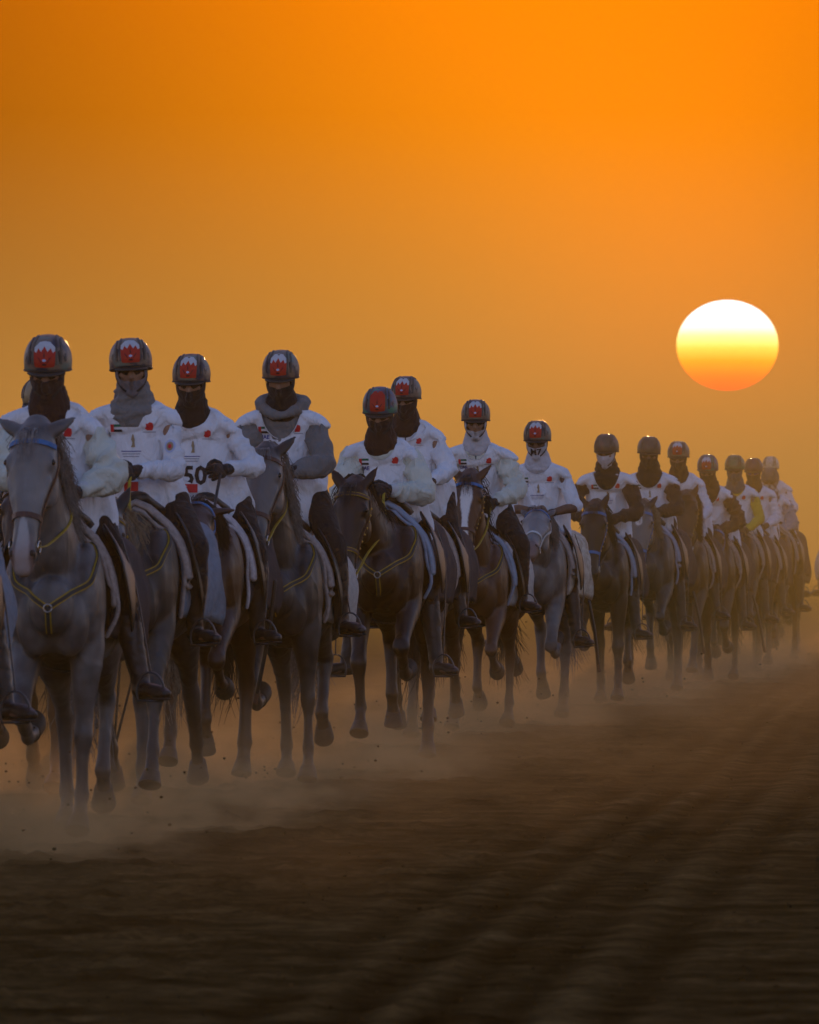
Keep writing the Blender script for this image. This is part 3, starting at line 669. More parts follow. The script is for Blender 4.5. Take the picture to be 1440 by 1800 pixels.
    for s in (-1, 1):
        gr = Geo(); h = bvh.find_nearest(hp(s*.085, .50, -.005)); c0 = h[0]+h[1]*.008
        rp = [c0+D*(.028*math.cos(2*math.pi*i/12))+F*(.028*math.sin(2*math.pi*i/12)) for i in range(13)]
        gr.tube(rp, [.0045]*13, n=6, sub=1, cap=False, side=X); mobj('bit_ring', gr.mesh('bit_ring'), MT['steel'], bo); bits.append(c0)
        if rnd.random() < .6:   # tassels and beads hanging by the cheek
            gt = Geo()
            gt.tube([bvh.find_nearest(hp(s*.125, .10+.042*q, -.03))[0] for q in range(7)], [.003]*7, n=6, sub=2)
            for q in range(7):
                h = bvh.find_nearest(hp(s*.125, .10+.042*q, -.03)); gt.ell(h[0]+h[1]*.008, (.006, .006, .009), None, 8, 6)
            mobj('bead_string', gt.mesh('bead_string'), ycol or MT['brass'], bo)
    # breastplate
    if breast is not None:
        ring = V((0, -.95, 1.12))+up_; gs = Geo(); gd = Geo()
        for gg, wd_, of_ in ((gs, .030, .003), (gd, .017, .0085)):
            for s in (-1, 1):
                strap_geo(gg, bvh, [V((s*.20, -.42, 1.52))+up_, V((s*.26, -.56, 1.38))+up_, V((s*.22, -.74, 1.26))+up_, ring+V((s*.004, 0, 0))], wd_, of_, .004, smooth=6)
            strap_geo(gg, bvh, [ring, V((0, -.95, 1.04))+up_, V((0, -.93, .97))+up_, V((0, -.88, .92))+up_], wd_, of_, .004, smooth=3)
        bp_ = mobj('breastplate', gs.mesh('breastplate', False), breast, o); mobj('strap_core', gd.mesh('strap_core', False), MT['black_web'], bp_)
        gi = Geo(); h = bvh.find_nearest(ring); c0 = h[0]+h[1]*.014
        rp = [c0+V((.02*math.cos(2*math.pi*i/10), 0, .02*math.sin(2*math.pi*i/10))) for i in range(11)]
        gi.tube(rp, [.004]*11, n=6, sub=1, cap=False, side=(0, 1, 0)); mobj('breast_ring', gi.mesh('breast_ring'), MT['steel'], bp_)
    return dict(o=o, bvh=bvh, bits=bits, bridle=bo, up=up_.z, hp=hp, P=P)
def make_reins(H, hands, m):
    for b, h in zip(H['bits'], hands):
        g = Geo(); P_ = []
        for q in range(11):
            t = q/10; p = b.lerp(h, t)+V((0, 0, -.30*t*(1-t)))
            if 0 < q < 9:
                for _ in range(2):
                    hh = H['bvh'].find_nearest(p)
                    if (p-hh[0]).dot(hh[1]) < .014: p = hh[0]+hh[1]*.016
            P_.append(p)
        for _ in range(2): P_ = [P_[0]]+[(P_[k-1]+P_[k]*2+P_[k+1])/4 for k in range(1, 10)]+[P_[-1]]
        g.tube(P_, [(.009, .004)]*11, n=6, sub=2)
        mobj('rein', g.mesh('rein'), m, H['bridle'])
def make_saddle(H, seatz, foot, cloth, edge, seed=0, back=.50, drop=1.0):
    """saddle with cloth, flaps, girth, leathers and stirrups; foot: the two ball-of-foot points"""
    bvh = H['bvh']; u = H['up']; rnd = random.Random(seed)
    root = bpy.data.objects.new('saddle', None); put(root); root.empty_display_size = .1
    ny, ns = 16, 34; vs = []; fs = []
    for j in range(ny+1):
        for i in range(ns+1):
            s = (i/ns*2-1); y = -.40+(.40+back)*j/ny+abs(s)**3*.04; a = s*(2.15*drop)*(1 if j < ny else 1)
            c0 = V((0, y, 1.13+u)); d = V((math.sin(a), 0, math.cos(a)))
            h = bvh.ray_cast(c0+d*.9, -d, .9); r = (h[0]-c0).length if h[0] is not None else .33
            r = max(r, .24)+.022+(.012*math.sin(y*23+s*9+seed)+.02*(j/ny)**2+.02*abs(s)**2)*min(1, abs(s)*1.5)
            vs.append(c0+d*r)
    n = len(vs); w = ns+1
    for v in list(vs):
        d = V((v.x, 0, v.z-1.13-u)).normalized(); vs.append(v-d*.016)
    for j in range(ny):
        for i in range(ns):
            a = j*w+i; fs.append((a, a+1, a+w+1, a+w)); fs.append((n+a, n+a+w, n+a+w+1, n+a+1))
    for j in range(ny):
        for e in (0, ns): a = j*w+e; fs.append((a, a+w, n+a+w, n+a))
    for i in range(ns):
        for r_ in (0, ny): a = r_*w+i; fs.append((a, a+1, n+a+1, n+a))
    g = Geo(); g.add(vs, fs); me = g.mesh('saddle_cloth'); mobj('saddle_cloth', me, cloth, root)
    ge = Geo(); ge.tube([vs[i] for i in range(0, ns+1)], [.011]*(ns+1), n=8, sub=1); mobj('cloth_edging', ge.mesh('cloth_edging'), edge, root)
    # fleece-lined pad under the seat, standing proud at the front
    gf = Geo(); pts = []; 
    for i in range(0, 21):
        s = i/20*2-1; a = s*1.55; c0 = V((0, -.335, 1.13+u)); d = V((math.sin(a), 0, math.cos(a))); h = bvh.ray_cast(c0+d*.9, -d, .9); pts.append(c0+d*(((h[0]-c0).length if h[0] is not None else .33)+.05))
    gf.tube(pts, [(.022, .07)]*len(pts), n=10, sub=1, side=(0, 0, 1)); mobj('fleece_pad', gf.mesh('fleece_pad'), edge, root)
    z0 = 1.47+u
    gs = Geo(); gs.tube([(0, -.30, z0+.13), (0, -.22, z0+.08), (0, -.05, z0+.045), (0, .12, z0+.07), (0, .24, z0+.14)], [(.07, .04), (.12, .05), (.15, .055), (.17, .055), (.12, .04)], n=14)
    mobj('seat', gs.mesh('seat'), MT['black_leather'], root)
    for s in (-1, 1):
        gf = Geo(); gf.tube([(s*.20, -.16, z0+.02), (s*.30, -.20, z0-.14), (s*.335, -.18, z0-.32), (s*.33, -.14, z0-.44)], [(.012, .13), (.014, .16), (.012, .14), (.008, .08)], n=12, side=(1, 0, 0))
        mobj('flap', gf.mesh('flap'), MT['black_leather'], root)
        f = foot[0 if s < 0 else 1]
        gl = Geo(); top = f+V((0, -.005, .125)); gl.tube([(s*.27, -.10, z0-.02), (s*.34, -.12, z0-.25), top.lerp(V((s*.35, -.12, z0-.3)), .4), top], [(.004, .013)]*4, n=6)
        mobj('stirrup_leather', gl.mesh('stirrup_leather'), MT['black_leather'], root)
        gt = Geo(); c0 = f+V((0, 0, -.022))
        gt.tube([c0+V((x, 0, z)) for x, z in ((-.06, 0), (-.067, .03), (-.062, .08), (-.035, .125), (0, .14), (.035, .125), (.062, .08), (.067, .03), (.06, 0))], [(.012, .006)]*9, n=6, side=(0, 1, 0), sub=2)
        gt.box(c0, (.062, .035, .006)); mobj('stirrup', gt.mesh('stirrup'), MT['dark_steel'], root)
    gg = Geo(); Pn, Nn = ring_pts(bvh, V((0, -.22, 1.13+u)), V((1, 0, 0)), V((0, 0, -1)), 24, -20, 200, .9); ribbon(gg, Pn, Nn, .09, .004, .01); mobj('girth', gg.mesh('girth', False), MT['black_leather'], root)
    return root
# ---------------------------------------------------------------- rider
def hand_geo(g, wrist, d, palm_n, s, sc=1.0, curl=70):
    """palm, four fingers and a thumb closed round a rein; d: along the hand, palm_n: out of the palm"""
    d = d.normalized(); pn = (palm_n-d*palm_n.dot(d)).normalized(); w = d.cross(pn)*s
    M = Matrix((w, pn, d)).transposed()
    g.ell(wrist+d*.055*sc, (.042*sc, .020*sc, .058*sc), M, 12, 8)
    for i, (o, ln) in enumerate(((-.030, .078), (-.010, .086), (.011, .080), (.030, .064))):
        p = wrist+d*.095*sc+w*o*sc; P = [p-d*.02]; a = R(10+6*i)
        P.append(p)
        for q in range(3):
            a += R(curl*(.75 if q == 0 else 1)); p = p+(d*math.cos(a*.85)+pn*math.sin(a*.85))*(ln/3*sc); P.append(p)
        g.tube(P, [.0105*sc, .0105*sc, .0098*sc, .009*sc, .0078*sc], n=8, side=w, sub=2)
    b = wrist+d*.035*sc-w*.034*sc
    g.tube([b, b-w*.022*sc+d*.022*sc+pn*.01, b-w*.014*sc+d*.052*sc+pn*.028*sc, b+w*.012*sc+d*.068*sc+pn*.038*sc], [.014*sc, .0125*sc, .011*sc, .009*sc], n=8, side=w, sub=2)
def circle_edge(me, inside, keep_push, axis):
    """cut an opening: inside(co)->value <1 within; vertices just inside are pushed onto the rim"""
    c = co_of(me); f = inside(c)
    band = (f > .72) & (f < 1.0); c2 = keep_push(c, f); c[band] = c2[band]; set_co(me, c)
    bm = bmesh.new(); bm.from_mesh(me); bm.verts.ensure_lookup_table()
    kill = [bm.verts[i] for i in np.where(f <= .72)[0]]
    bmesh.ops.delete(bm, geom=kill, context='VERTS'); bm.to_mesh(me); bm.free(); me.update()
def make_rider(seatz, pose, o, seed=1, voxel=.011):
    """pose: lean, twist, head yaw/pitch/roll, hands; o: clothing choices"""
    rnd = random.Random(seed); S = seatz
    lean = pose.get('lean', .12); lx = pose.get('lx', 0.0); sz = pose.get('size', 1.0)
    hipc = V((0, .02, S)); chest = V((lx*.6, .02-lean*.6, S+.36*sz)); nb = V((lx, .02-lean, S+.50*sz))
    hd = V((lx+pose.get('hx', 0), .02-lean*1.25-.03, S+.668*sz-pose.get('duck', 0)))
    HR = Matrix.Rotation(R(pose.get('yaw', 0)), 3, 'Z') @ Matrix.Rotation(R(pose.get('pitch', 8)), 3, 'X') @ Matrix.Rotation(R(pose.get('roll', 0)), 3, 'Y')
    shw = .185*pose.get('wide', 1.0)
    tw = R(pose.get('twist', 0)); TW = Matrix.Rotation(tw, 3, 'Z')
    drop = pose.get('drop', (0, 0))
    sh = [nb+TW @ V((s*shw, .02, -.078+drop[0 if s < 0 else 1])) for s in (-1, 1)]
    hands = [V(pose.get('hl', (-.10, -.42, .22)))+V((0, -.02, S-.085)), V(pose.get('hr', (.10, -.42, .22)))+V((0, -.02, S-.085))]
    el = []
    for i, s in ((0, -1), (1, 1)):
        a, b = sh[i], hands[i]; L1, L2 = .31*sz, .275*sz; dv = b-a; dist = min(dv.length, L1+L2-.01); q = (L1*L1-L2*L2+dist*dist)/(2*dist)
        hgt = math.sqrt(max(0, L1*L1-q*q)); out_ = V((s*pose.get('flare', .9), .35, -.75)); dn = dv.normalized(); out_ = (out_-dn*out_.dot(dn)).normalized()
        el.append(a+dn*q+out_*hgt)
        if dv.length > dist: hands[i] = a+dn*dist
    hp_ = [V((s*.105, .03, S-.01)) for s in (-1, 1)]
    fz = pose.get('foot', -.76)
    ft = [V((s*(.385+pose.get('toe', 0)), -.16, S+fz)) for s in (-1, 1)]        # ankles
    kn = []
    for i, s in ((0, -1), (1, 1)):
        a, b = hp_[i], ft[i]; L1, L2 = .45, .43; dv = b-a; dist = min(dv.length, .87); q = (L1*L1-L2*L2+dist*dist)/(2*dist)
        hgt = math.sqrt(max(0, L1*L1-q*q)); out_ = V((s*.55, -1, .35)); dn = dv.normalized(); out_ = (out_-dn*out_.dot(dn)).normalized(); kn.append(a+dn*q+out_*hgt)
    toe = [f+V((s*.125, -.115, -.072)) for f, s in zip(ft, (-1, 1))]
    # ---- the body: one skin
    g = Geo()
    g.tube([hipc+V((0, 0, -.06)), hipc+V((0, 0, .06)), hipc.lerp(chest, .5), chest, nb+V((0, .01, -.07)), nb], [(.14, .11), (.135, .105), (.118, .085), (.135, .095), (.105, .062), (.06, .056)], n=16)
    g.tube([nb+V((0, .01, -.03)), nb.lerp(hd, .5), hd+V((0, .02, -.05))], [(.056, .056), (.053, .055), (.05, .055)], n=10)
    def hq(x, y, z): return hd+HR @ V((x, y, z))
    g.ell(hq(0, .015, .045), (.076, .096, .09), HR); g.tube([hq(0, -.035, .02), hq(0, -.05, -.04), hq(0, -.055, -.09)], [(.066, .06), (.056, .05), (.03, .03)], n=12)
    g.tube([hq(0, -.088, .02), hq(0, -.105, -.005), hq(0, -.115, -.028), hq(0, -.095, -.038)], [.010, .012, .015, .012], n=8)
    g.ell(hq(0, -.082, .035), (.052, .014, .010), HR); g.ell(hq(0, -.094, -.062), (.024, .012, .010), HR)
    for s in (-1, 1): g.ell(hq(s*.078, .01, 0), (.010, .020, .030), HR); g.ell(hq(s*.045, -.07, -.015), (.022, .02, .02), HR)
    for i, s in ((0, -1), (1, 1)):
        dh = (hands[i]-el[i]).normalized()
        g.tube([sh[i]+V((-s*.04, 0, 0)), sh[i], sh[i].lerp(el[i], .4), el[i], el[i].lerp(hands[i], .35), hands[i]], [.040, .042, .040, .036, .040, .026], n=10)
        wd_ = (dh+V((-s*.15, -.5, -.15))).normalized()
        hand_geo(g, hands[i], wd_, V((-s*.9, 0, -.35)), s, 1.0)
        g.tube([hp_[i]+V((0, 0, .02)), hp_[i].lerp(kn[i], .4), kn[i], kn[i].lerp(ft[i], .3), kn[i].lerp(ft[i], .75), ft[i]], [.085, .078, .055, .055, .042, .036], n=12)
        g.tube([ft[i]+V((0, .05, -.05)), ft[i]+V((0, 0, -.055)), toe[i]], [.033, (.038, .03), (.036, .022)], n=10)
    me = g.remesh('person', min(voxel, .0105), 2, .4)
    body = mobj('person', me, o.get('skin', MT['skin'])); tbv = None
    def child(nm, gg, m, vx=voxel, it=3, wr=None, parent=None):
        mm_ = gg.remesh(nm, vx, it) if vx else gg.mesh(nm)
        if wr: wrinkle(mm_, *wr)
        return mobj(nm, mm_, m, parent or body)
    # eyes
    for s in (-1, 1):
        ge = Geo(); ge.ell(hq(s*.032, -.082, .012), (.013, .010, .007), HR, 10, 6); mobj('eye', ge.mesh('eye'), MT['eye'], body)
    # ---- breeches
    g = Geo(); g.tube([hipc+V((0, .0, -.10)), hipc+V((0, 0, .04)), hipc+V((0, -.01, .12))], [(.15, .14), (.17, .135), (.16, .12)], n=14)
    for i in (0, 1):
        g.tube([hp_[i]+V((0, .01, .03)), hp_[i].lerp(kn[i], .35), hp_[i].lerp(kn[i], .75), kn[i], kn[i].lerp(ft[i], .2), kn[i].lerp(ft[i], .45)], [.105, .098, .078, .066, .064, .06], n=12)
    child('breeches', g, o.get('pants', MT['black_cloth']), wr=(.006, (22, 22, 30), seed+3))
    # ---- half chaps with boots
    for i, s in ((0, -1), (1, 1)):
        g = Geo(); k_ = kn[i].lerp(ft[i], .22)
        g.tube([k_, kn[i].lerp(ft[i], .45), kn[i].lerp(ft[i], .8), ft[i], ft[i]+V((0, .012, -.05))], [.066, .064, .05, .046, .046], n=12)
        g.tube([ft[i]+V((0, .055, -.06)), ft[i]+V((0, .0, -.06)), ft[i].lerp(toe[i], .6)+V((0, 0, -.012)), toe[i], toe[i]+V((s*.012, -.03, 0))], [(.034, .034), (.043, .036), (.045, .032), (.04, .026), (.03, .02)], n=12)
        bt = child('boot', g, MT['boot'], wr=(.003, (40, 40, 60), seed+5+i))
        g = Geo(); a, b = ft[i]+V((0, .07, -.094)), toe[i]+V((s*.015, -.045, -.026)); g.tube([a, a.lerp(b, .35), a.lerp(b, .7), b], [(.034, .008), (.036, .007), (.046, .008), (.034, .007)], n=10, side=(1, 0, 0)); mobj('sole', g.mesh('sole'), MT['sole'], bt)
    # ---- shirt or jacket under the bib
    puff = o.get('puff', .90); sl = o.get('sleeve', 1.0)
    g = Geo()
    g.tube([hipc+V((0, 0, .05)), hipc.lerp(chest, .5), chest, nb+V((0, .012, -.075)), nb+V((0, .01, -.01))], [(.16, .125), (.158, .12), (.17, .125), (.15*pose.get('wide', 1), .09), (.085, .075)], n=18)
    for i, s in ((0, -1), (1, 1)):
        wr_ = el[i].lerp(hands[i], .93) if sl >= 1 else sh[i].lerp(el[i], .95)
        P_ = [sh[i]+V((-s*.07, 0, .012)), sh[i]+V((0, 0, .0)), sh[i].lerp(el[i], .35), sh[i].lerp(el[i], .75), el[i], el[i].lerp(hands[i], .25), el[i].lerp(hands[i], .6), wr_]
        Q_ = [.045, .055, .061*puff, .061*puff, .060*puff, .058*puff, .048*puff, .036]
        if sl < 1: P_, Q_ = P_[:4]+[wr_], Q_[:4]+[.062]
        g.tube(P_, Q_, n=14)
    if o.get('collar', 1):
        g.tube([nb+V((0, .01, -.03)), nb.lerp(hd, .38)+V((0, .015, 0))], [(.088, .08), (.073, .07)], n=14)
    if o.get('hood'):
        g.tube([nb+V((-.12, -.045, .0)), nb+V((-.115, .07, .035)), nb+V((0, .115, .05)), nb+V((.115, .07, .035)), nb+V((.12, -.045, .0))], [.035, .045, .05, .045, .035], n=10, side=(0, 0, 1))
        g.tube([nb+V((-.115, -.03, .0)), nb+V((-.06, -.10, -.035)), nb+V((0, -.12, -.05)), nb+V((.06, -.10, -.035)), nb+V((.115, -.03, .0))], [.03, .026, .022, .026, .03], n=10, side=(0, 0, 1))
    sm_ = g.remesh('shirt', voxel, 3); c = co_of(sm_); n = no_of(sm_)
    w = (1-np.abs(wob(c, (13, 13, 20), seed+11))*1.5)*.009*puff
    for i in (0, 1):       # creases bunching across the sleeves, tightest at the elbow
        for a_, b_ in ((sh[i], el[i]), (el[i], hands[i])):
            A_ = np.array(a_); d_ = np.array((b_-a_).normalized()); L_ = (b_-a_).length; t_ = (c-A_) @ d_; rr_ = np.linalg.norm(c-A_-t_[:, None]*d_, axis=1)
            inn = (t_ > -.02) & (t_ < L_+.02) & (rr_ < .12); ph_ = t_/.034+wob(c, (11, 11, 11), seed+50+i, 2)*3.2+(c[:, 0]*14)
            w = w+inn*np.clip(np.minimum(t_, L_-t_)/.03+.5, 0, 1)*(.0115*puff)*(1-np.abs(np.sin(ph_))*1.7)*np.clip(.55+wob(c, (7, 7, 7), seed+60+i, 1), 0, 1)
    set_co(sm_, c+n*w[:, None])
    shirt = mobj('shirt' if not o.get('hood') else 'hooded_jacket', sm_, o['shirt'], body)
    if o.get('zip'):
        sb = bvh_of(shirt.data); lay('zip', poly_mesh([[(-.004, 0), (.004, 0), (.004, .11), (-.004, .11)]]), sb, nb+V((0, -.1, -.13)), MT['dark_print'], shirt)
    # ---- gloves with cuffs
    for i, s in ((0, -1), (1, 1)):
        dh = (hands[i]-el[i]).normalized(); wd_ = (dh+V((-s*.15, -.5, -.15))).normalized()
        if o.get('gloves', 1):
            g = Geo(); g.tube([el[i].lerp(hands[i], .84), hands[i], hands[i]+wd_*.03], [.036, .034, .034], n=12)
            hand_geo(g, hands[i], wd_, V((-s*.9, 0, -.35)), s, 1.16); gl = mobj('glove', g.mesh('glove'), o.get('glove', MT['glove']), body)
            if not o.get('band'): continue
            g = Geo(); c0 = el[i].lerp(hands[i], .90)
            g.tube([c0-dh*.012, c0+dh*.012], [.041, .041], n=16, cap=True, sub=1)
            mobj('cuff_band', g.mesh('cuff_band'), o['band'], gl)
        elif s > 0 or o.get('watch'):
            g = Geo(); c0 = el[i].lerp(hands[i], .9); g.tube([c0-dh*.01, c0+dh*.01], [.033, .033], n=12, sub=1); mobj('wrist_watch', g.mesh('wrist_watch'), MT['glove'], body)
    # ---- the bib
    g = Geo(); wv = pose.get('wide', 1.0); hem = pose.get('hem', -.085); fl = o.get('flareh', 1.0)
    g.tube([hipc+V((0, 0, hem-.005)), hipc+V((0, 0, hem+.10)), hipc.lerp(chest, .62), chest+V((0, 0, .03)), nb+V((0, .01, -.085)), nb+V((0, .012, -.03)), nb+V((0, .012, .0))],
           [(.222*fl, .205), (.212*fl, .19), (.186, .148), (.186*wv, .134), (.186*wv, .108), (.150*wv, .092), (.105, .085)], n=24)
    wing = o.get('wing', 1.0)
    for i, s in ((0, -1), (1, 1)):
        g.tube([sh[i]+V((-s*.09, 0, .042)), sh[i]+V((0, 0, .008)), sh[i]+V((s*.05*wing, 0, -.018)), sh[i]+V((s*.076*wing, 0, -.032))], [(.085, .042), (.088, .046), (.086, .040), (.082, .024)], n=14, side=(0, 1, 0))
    jm = g.remesh('bib', voxel, 3)
    # folds: soft draped ridges plus hem waviness
    c = co_of(jm); n = no_of(jm); z = c[:, 2]-S
    f1 = wob(c, (17, 17, 9), seed+21); f2 = wob(c, (34, 34, 13), seed+22)
    low_ = np.clip((nb.z-S-.10-z)/.15, .12, 1); amp = .021*np.clip((.42-z)/.3, .25, 1.1)*low_; c = c+n*(amp*(1-np.abs(f1)*1.5)+.010*f2*low_)[:, None]
    f3 = wob(c, (12, 12, 6), seed+23); c[:, 2] += np.where(z < .08, .012*f3*(1-z/.08), 0); set_co(jm, c)
    nz0 = float(nb.z); nx = float(nb.x); ra, rb = o.get('neck', (.105, .10))
    def ins(c): 
        # the neck opening: an ellipse cut through the front, wider towards the top
        f = ((c[:, 0]-nx)/ra)**2+((c[:, 2]-nz0-.03)/(rb+.03))**2
        fb = ((c[:, 0]-nx)/.10)**2+((c[:, 1]-nb.y-.0)/.10)**2
        f = np.where(c[:, 1] < nb.y-.02, f, np.where(c[:, 2] > nz0-.03, fb, 9)); return f
    def push(c, f):
        c = c.copy(); k_ = 1/np.sqrt(np.maximum(f, .01)); fr_ = c[:, 1] < nb.y-.02
        c[:, 0] = np.where(fr_, nx+(c[:, 0]-nx)*k_, c[:, 0]); c[:, 2] = np.where(fr_, nz0+.03+(c[:, 2]-nz0-.03)*k_, c[:, 2]); return c
    # the shirt stays tucked under the bib wherever the bib covers it
    fb_ = bvh_of(jm); sc = co_of(shirt.data); fo = ins(sc); wlim = shw+.05*wing
    for vi in np.where((fo > 1.15) & (np.abs(sc[:, 0]-nx) < wlim) & (sc[:, 2] < nz0+.03) & ((np.abs(sc[:, 0]-nx) < .15) | (sc[:, 2] > nz0-.20)) & (sc[:, 2] > S+.0))[0]:
        p = V(sc[vi]); h = fb_.find_nearest(p, .075)
        if h[0] is not None and (p-h[0]).dot(h[1]) > -.008: sc[vi] = h[0]-h[1]*.010
    set_co(shirt.data, sc)
    circle_edge(jm, ins, push, 0)
    bib = mobj('bib', jm, o.get('bibm', MT['white_bib'])); bib.parent = body
    so_ = bib.modifiers.new('thickness', 'SOLIDIFY'); so_.thickness = .003; so_.offset = -1
    jb = bvh_of(jm); jw = nb
    def mark(nm, shp, x, z, m, rot=0, off=.0035): return lay(nm, shp, jb, V((nx+x, 0, nb.z+z)), m, bib, off=off, rot=rot)
    fx = pose.get('fx', -.105)
    for mk_ in o.get('marks', ('flag', 'uae', 'logo', 'cup')):
        if mk_ == 'flag':
            w, h = .066, .040
            for nm, x0, x1, z0, z1, m in (('r', 0, .019, 0, h, 'print_red'), ('g', .019, w, h*.67, h, 'print_green'), ('k', .019, w, 0, h*.33, 'print_black')):
                mark('flag_print', poly_mesh([[(x0, z0), (x1, z0), (x1, z1), (x0, z1)]]), fx-w/2, -.155, MT[m])
        if mk_ == 'uae': mark('flag_lettering', text_mesh('UAE', .034), fx+.004, -.178, MT['print_blue'])
        if mk_ == 'logo':
            mark('falcon_print', poly_mesh([[(-.022, -.012), (-.012, -.022), (.016, -.022), (.022, -.004), (.016, .004), (.020, .016), (.004, .022), (-.006, .012), (-.016, .014), (-.012, .002)]], .02), .098, -.125, MT['print_red'])
            mark('print_line', poly_mesh([[(-.034, 0), (.034, 0), (.034, .004), (-.034, .004)]]), .098, -.158, MT['print_grey'])
        if mk_ == 'cup':
            mark('cup_print', poly_mesh([[(x*.85, z*.8) for x, z in [(-.014, -.045), (.014, -.045), (.007, -.03), (.004, -.012), (.012, .006), (.008, .02), (.004, .04), (-.004, .04), (-.008, .02), (-.012, .006), (-.004, -.012), (-.007, -.03)]]], .02), .01, -.20, MT['print_gold'])
            for q in range(3): mark('print_line', poly_mesh([[(-.055+.006*q, 0), (.055-.006*q, 0), (.055-.006*q, .0045), (-.055+.006*q, .0045)]]), 0, -.26-.014*q, MT['print_blue' if q == 0 else 'print_grey'])
        if mk_ == 'red': mark('red_print', poly_mesh([[(0, 0), (.078, 0), (.078, .05), (0, .05)]]), -.04+o.get('redx', .06), -.47, MT['print_red']); 
        if mk_.startswith('n:'): mark('number_print', text_mesh(mk_[2:], .15), o.get('numx', -.01), -.375, MT['print_black'])
    # ---- head wear
    neckc = o.get('mask', MT['black_cloth']); mstyle = o.get('face', 'up')
    g = Geo()
    g.tube([nb+V((0, 0, -.03 if mstyle != 'low' else -.01)), nb.lerp(hd, .35)+V((0, .005, 0)), nb.lerp(hd, .62)+V((0, 0, 0)), hq(0, -.01, -.06)], [(.118, .10), (.092, .088), (.074, .078), (.071, .080)], n=16)
    if o.get('balaclava'):
        g.ell(hq(0, .015, .03), (.088, .106, .10), HR)
    g.tube([hq(0, -.012, -.005), hq(0, -.022, -.035), hq(0, -.04, -.075), hq(0, -.055, -.10)], [(.084, .086), (.083, .088), (.066, .068), (.04, .04)], n=18)
    g.tube([hq(0, -.105, -.012), hq(0, -.122, -.035), hq(0, -.10, -.07)], [.014, .016, .02], n=8)
    gm = g.remesh('mask', voxel*.85, 3); wrinkle(gm, .004, (30, 30, 55), seed+31)
    c = co_of(gm); rel = (c-np.array(hd)) @ np.array(HR); topz = o.get('masktop', -.020)
    # eye opening: nothing of the mask in front above its top edge
    top_ = topz+.012*np.abs(rel[:, 0]/.07)**2; fr_ = (rel[:, 1] < -.02) & (np.abs(rel[:, 0]) < .068)
    snap = fr_ & (rel[:, 2] > top_-.003) & (rel[:, 2] < top_+.009); rel[snap, 2] = top_[snap]
    set_co(gm, rel @ np.array(HR).T+np.array(hd)); kill = fr_ & (rel[:, 2] >= top_+.009)
    bm = bmesh.new(); bm.from_mesh(gm); bm.verts.ensure_lookup_table(); bmesh.ops.delete(bm, geom=[bm.verts[i] for i in np.where(kill)[0]], context='VERTS'); bm.to_mesh(gm); bm.free()
    mk = mobj('face_mask', gm, neckc, body)
    if o.get('masktext'):
        lay('mask_lettering', text_mesh(o['masktext'], .07), bvh_of(gm), hq(0, -.10, -.066), MT['print_black'], mk, off=.010, d=HR @ V((0, 1, 0)), X=HR @ V((1, 0, 0)), Z=HR @ V((0, 0, 1)))
    if o.get('armmark'):
        ab = bvh_of(shirt.data); ac = sh[1].lerp(el[1], .55)
        for nm, r_, m_, of_ in (('sleeve_emblem', .030, 'badge_pale', .003), ('sleeve_emblem', .020, 'print_gold', .005), ('sleeve_emblem', .010, 'print_red', .007)):
            lay(nm, poly_mesh([[(r_*math.cos(a_*.5236), r_*1.2*math.sin(a_*.5236)) for a_ in range(12)]], .02), ab, ac, MT[m_], shirt, off=of_)
    if o.get('neckm'):   # separate snood at the neck
        g = Geo(); g.tube([nb+V((0, 0, -.05)), nb+V((0, -.005, .0)), nb.lerp(hd, .42)+V((0, 0, 0)), nb.lerp(hd, .60)], [(.130, .116), (.116, .108), (.094, .096), (.080, .088)], n=16); child('neck_snood', g, o['neckm'], wr=(.009, (12, 12, 60), seed+41))
    if o.get('shades', 1):
        vs = []; fs = []; n_ = 16
        for i in range(n_+1):
            a = R(-68+136*i/n_); r = 1.0
            for z_, rr in ((.030, .088), (.012, .094), (-.006-.012*math.cos(a*2.2)*1 + (.014 if abs(a) < .16 else 0), .091)):
                vs.append(hq(rr*math.sin(a)*.93, -rr*math.cos(a)*1.12, z_))
        for i in range(n_):
            for j in (0, 1): fs.append((i*3+j, i*3+j+1, (i+1)*3+j+1, (i+1)*3+j))
        sg = Geo(); sg.add(vs, fs); sm = sg.mesh('sunglasses'); so2 = mobj('sunglasses', sm, o.get('lens', MT['lens']), body); q_ = so2.modifiers.new('thickness', 'SOLIDIFY'); q_.thickness = .003
    # helmet
    HC = hq(0, .012, .053); n_, m_ = 40, 16; vs = []; fs = []; hs = o.get('hs', 1.0)
    for j in range(m_+1):
        t = j/m_; ph = t*math.pi/2*1.13          # from crown down past the widest line
        for i in range(n_):
            a = 2*math.pi*i/n_; x = math.sin(a); y = -math.cos(a)
            rx, ry, rz = .113, .138, .120
            r = math.sin(min(ph, math.pi/2))**.78; zz = math.cos(ph)
            # low ribs along the shell and a scooped line above the rim
            rib = 1+.035*math.cos(a*7)*(t**1.5)*(1-t)*3.2
            fl_ = 1-.03*max(0, t-.8)/.2
            yy = ry*(1.0 if y < 0 else 1.06)
            dz = -.034*max(0, y)*t**3-.016*abs(x)**3*t**3+.006*max(0, -y)*t*t
            vs.append(HC+HR @ (V((x*rx*r*rib*fl_, y*yy*r*rib*fl_, zz*rz+dz))*hs))
    for j in range(m_):
        for i in range(n_):
            i2 = (i+1) % n_; fs.append((j*n_+i, j*n_+i2, (j+1)*n_+i2, (j+1)*n_+i))
    hg = Geo(); hg.add(vs, fs); hm = hg.mesh('helmet'); hel = mobj('helmet', hm, o.get('helmet', MT['camo']), body)
    th = hel.modifiers.new('thickness', 'SOLIDIFY'); th.thickness = .012; th.offset = -1
